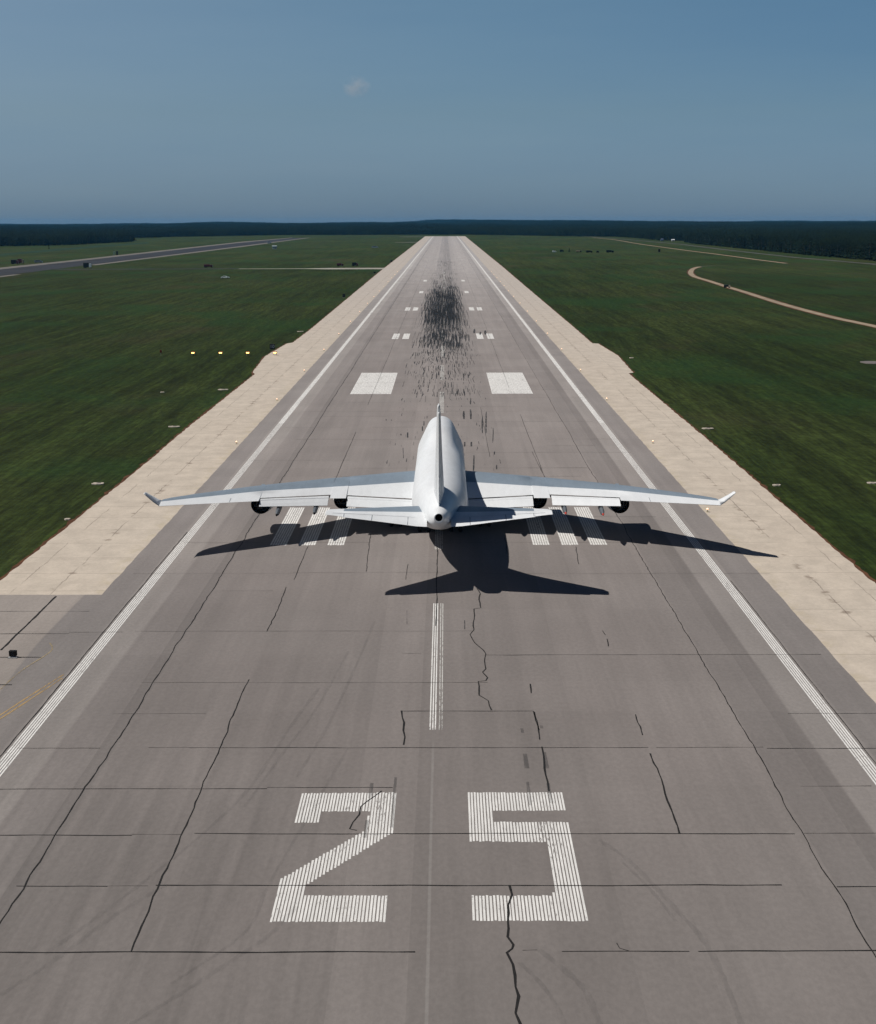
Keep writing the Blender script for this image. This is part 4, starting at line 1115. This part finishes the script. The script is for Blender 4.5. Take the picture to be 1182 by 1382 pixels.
def tree_mesh(seed, near=True):
    r = random.Random(seed); mb = MB(); h = r.uniform(12.5, 17.5); kind = r.random() < .55
    mb.tube((0, 0, -.1), (r.uniform(-.3, .3), r.uniform(-.3, .3), h * .8), .22, .06, 6, 1)
    for k in range(5):
        a = r.uniform(0, 6.28); z = h * r.uniform(.35, .7); mb.tube((0, 0, z), (1.6 * math.cos(a), 1.6 * math.sin(a), z + .8), .07, .03, 4, 1)
    crown(mb, 0, 0, h, r.uniform(2.3, 3.3), h * r.uniform(.03, .10), kind, r, 58)
    me = obj("forest_tree", mb.v, mb.f, [M_LEAF, M_TRUNK], None, mb.m)
    return me

protos = [tree_mesh(100 + i) for i in range(8)]
used = set()
def edge_point(P, t):
    L = [0]
    for a, b in zip(P[:-1], P[1:]): L.append(L[-1] + math.hypot(b[0] - a[0], b[1] - a[1]))
    d = t * L[-1]
    for i in range(len(P) - 1):
        if d <= L[i + 1]:
            q = (d - L[i]) / (L[i + 1] - L[i]); return (P[i][0] + (P[i + 1][0] - P[i][0]) * q, P[i][1] + (P[i + 1][1] - P[i][1]) * q)
    return P[-1]
r = random.Random(8)
EDGE_R = [(398, 1150), (391, 1640), (404, 2500)]
EDGE_L = [(-880, 2150), (-700, 2310), (-614, 2440), (-600, 2860)]
def plant(x, y, lab, group, s=None):
    k = r.randrange(8); src = protos[k]
    if k not in used: o = src; used.add(k)
    else:
        o = src.copy(); COL.objects.link(o)
    sc = s or r.uniform(.85, 1.15)
    o.location = (x, y, -.05); o.rotation_euler = (0, 0, r.uniform(0, 6.28)); o.scale = (sc, sc, sc * r.uniform(.92, 1.1))
    tag(o, lab, "tree", group)
for i in range(150):
    x, y = edge_point(EDGE_R, (i + .5) / 150); plant(x + r.uniform(0, 6), y + r.uniform(-3, 3), "dark green tree in the front row of the wood along the right field edge", "trees edging the right-hand wood")
for i in range(80):
    x, y = edge_point(EDGE_L, (i + .5) / 80); plant(x - r.uniform(0, 5), y + r.uniform(0, 6), "dark tree in the front row of the wood beyond the old runway at left", "trees edging the left-hand wood")
p = at(66, 336); plant(p.x, p.y, "lone small dark round tree in the field at far left", None, .36)
p = at(768, 340.2); plant(p.x, p.y, "lone small dark tree among the vehicles in the right grass", None, .42)
for k in range(8):
    if k not in used: bpy.data.objects.remove(protos[k])

# the wood itself: groves of trees scattered over the land behind the edges
def grove(seed, n=170, size=80.0, nl=16):
    r = random.Random(seed); mb = MB()
    for i in range(n):
        x, y = r.uniform(-size / 2, size / 2), r.uniform(-size / 2, size / 2); h = r.gauss(14.5, 1.9)
        crown(mb, x, y, h, r.uniform(2.6, 4.2), h * .12, r.random() < .5, r, nl)
        if r.random() < .3: mb.tube((x, y, -.1), (x, y, h * .6), .2, .1, 4, 1)
    me = bpy.data.meshes.new("grove"); me.from_pydata(mb.v, [], mb.f); me.materials.append(M_LEAF); me.materials.append(M_TRUNK)
    me.polygons.foreach_set("material_index", mb.m); me.update()
    return bpy.data.objects.new("grove", me)
gc = bpy.data.collections.new("groves")
for i in range(4): gc.objects.link(grove(500 + i))

def in_wood(x, y):
    if y > 12200: return False
    if abs(x) > 0.36 * y + 350: return False
    if y > 4130: return True
    if x > 0:
        lim = table([(1100, 438), (1640, 433), (2400, 445), (2560, 446), (3466, 415), (4130, 62)], y)[0]
        return y > 1100 and x > lim
    if y > 4110: return True
    if x < -655 and y > 2400 + (-x - 655) * -0.55 and y < 3050: return True
    lim = table([(2200, -900), (2860, -640), (3370, -690), (3740, -640), (4110, -414)], y)[0]
    return y > 2400 and x < lim - 40
pts = []; rot = []; vi = []; sc = []
G = 80.0
for j in range(14, 153):
    for i in range(-60, 61):
        x, y = i * G + (40 if j % 2 else 0), j * G
        if in_wood(x, y) or in_wood(x, y + 30) and x > 0:
            if y > 5200 and r.random() < .03: continue
            pts.append((x, y, hill(x, y) - .05)); rot.append(r.randrange(4) * math.pi / 2); vi.append(r.randrange(4)); sc.append(r.uniform(.85, 1.15) * (1 if y < 4500 else r.uniform(.9, 1.35)))
# a strip right behind each front row, so that the edge is closed
for EP, dx, n in ((EDGE_R, 46, 17), (EDGE_L, -44, 12)):
    for k in range(n):
        x, y = edge_point(EP, k / (n - 1)); pts.append((x + dx, y + (10 if dx < 0 else 0), -.05)); rot.append(0 if dx > 0 else math.pi / 2); vi.append(k % 4); sc.append(1.0)
me = bpy.data.meshes.new("forest"); me.from_pydata(pts, [], [])
for nm, data, ty in (("rot", rot, 'FLOAT'), ("vi", vi, 'INT'), ("sc", sc, 'FLOAT')):
    at_ = me.attributes.new(nm, ty, 'POINT'); at_.data.foreach_set("value", data)
fo = bpy.data.objects.new("forest", me); COL.objects.link(fo); tag(fo, "dense dark wood reaching to the horizon", kind="stuff")
ng = bpy.data.node_groups.new("scatter_groves", 'GeometryNodeTree')
ng.interface.new_socket("Geometry", in_out='INPUT', socket_type='NodeSocketGeometry')
ng.interface.new_socket("Geometry", in_out='OUTPUT', socket_type='NodeSocketGeometry')
gi = ng.nodes.new("NodeGroupInput"); go = ng.nodes.new("NodeGroupOutput")
ci = ng.nodes.new("GeometryNodeCollectionInfo"); ci.inputs[0].default_value = gc; ci.inputs["Separate Children"].default_value = True
ip = ng.nodes.new("GeometryNodeInstanceOnPoints"); ip.inputs["Pick Instance"].default_value = True
def named(nm, ty):
    n = ng.nodes.new("GeometryNodeInputNamedAttribute"); n.data_type = ty; n.inputs[0].default_value = nm; return n.outputs[0]
cx = ng.nodes.new("ShaderNodeCombineXYZ"); cs = ng.nodes.new("ShaderNodeCombineXYZ")
ng.links.new(named("rot", 'FLOAT'), cx.inputs[2])
sc_ = named("sc", 'FLOAT'); 
cs.inputs[0].default_value = 1.06; cs.inputs[1].default_value = 1.06; ng.links.new(sc_, cs.inputs[2])
ng.links.new(gi.outputs[0], ip.inputs["Points"]); ng.links.new(ci.outputs[0], ip.inputs["Instance"])
ng.links.new(named("vi", 'INT'), ip.inputs["Instance Index"]); ng.links.new(cx.outputs[0], ip.inputs["Rotation"]); ng.links.new(cs.outputs[0], ip.inputs["Scale"])
ng.links.new(ip.outputs[0], go.inputs[0])
md = fo.modifiers.new("scatter", 'NODES'); md.node_group = ng

# ------------------------------------------------------------------ haze and one faint cloud
def volume_box(name, x0, x1, y0, y1, z0, z1):
    m_ = MB(); m_.box(((x0 + x1) / 2, (y0 + y1) / 2, (z0 + z1) / 2), (x1 - x0, y1 - y0, z1 - z0)); return m_
vm = bpy.data.materials.new("air_haze"); vm.use_nodes = True; vm.node_tree.nodes.clear()
pv = vm.node_tree.nodes.new("ShaderNodeVolumePrincipled"); ov = vm.node_tree.nodes.new("ShaderNodeOutputMaterial")
pv.inputs["Color"].default_value = (0.12, 0.52, 1.0, 1); pv.inputs["Density"].default_value = 2.1e-5; pv.inputs["Anisotropy"].default_value = 0.2
vm.node_tree.links.new(pv.outputs[0], ov.inputs["Volume"])
hz = volume_box("haze", -7000, 7000, -1200, 13400, -1.2, 62.0).build("haze", [vm]); tag(hz, kind="stuff")

cm_ = bpy.data.materials.new("cloud_vapour"); cm_.use_nodes = True; t_ = cm_.node_tree; t_.nodes.clear()
pc = t_.nodes.new("ShaderNodeVolumePrincipled"); pc.inputs["Color"].default_value = (1, 1, 1, 1); oc = t_.nodes.new("ShaderNodeOutputMaterial"); tc = t_.nodes.new("ShaderNodeTexCoord")
ln = t_.nodes.new("ShaderNodeVectorMath"); ln.operation = 'LENGTH'; mp = t_.nodes.new("ShaderNodeMapping"); mp.inputs["Scale"].default_value = (1 / 95, 1 / 60, 1 / 70)
nz = t_.nodes.new("ShaderNodeTexNoise"); nz.inputs["Scale"].default_value = 0.018; nz.inputs["Detail"].default_value = 4
mr = t_.nodes.new("ShaderNodeMapRange"); mr.inputs[1].default_value = 1.0; mr.inputs[2].default_value = 0.2
mr2 = t_.nodes.new("ShaderNodeMapRange"); mr2.inputs[1].default_value = .42; mr2.inputs[2].default_value = .66
mu = t_.nodes.new("ShaderNodeMath"); mu.operation = 'MULTIPLY'; mu2 = t_.nodes.new("ShaderNodeMath"); mu2.operation = 'MULTIPLY'; mu2.inputs[1].default_value = 0.013
for a, b in ((tc.outputs["Object"], mp.inputs[0]), (mp.outputs[0], ln.inputs[0]), (ln.outputs["Value"], mr.inputs[0]), (tc.outputs["Object"], nz.inputs["Vector"]), (nz.outputs["Fac"], mr2.inputs[0]), (mr.outputs[0], mu.inputs[0]), (mr2.outputs[0], mu.inputs[1]), (mu.outputs[0], mu2.inputs[0]), (mu2.outputs[0], pc.inputs["Density"]), (pc.outputs[0], oc.inputs["Volume"])):
    t_.links.new(a, b)
R_ = [[(150 * math.sin(a) * math.cos(2 * math.pi * k / 20), 80 * math.sin(a) * math.sin(2 * math.pi * k / 20), 80 * math.cos(a)) for k in range(20)] for a in [math.pi * (i + .02) / 10.4 for i in range(11)]]
mb = MB(); mb.loft(R_[::-1], 0, True); cl = mb.build("cloud", [cm_])
dd = (_r2 * (480 - IW / 2) - _u2 * (117 - IH / 2) + _fw * F_PX).normalized(); cl.location = Vector((CAM_X, 0, CAM_H)) + dd * 9000
tag(cl, "single faint wispy white cloud high left of centre in the blue sky", "cloud")
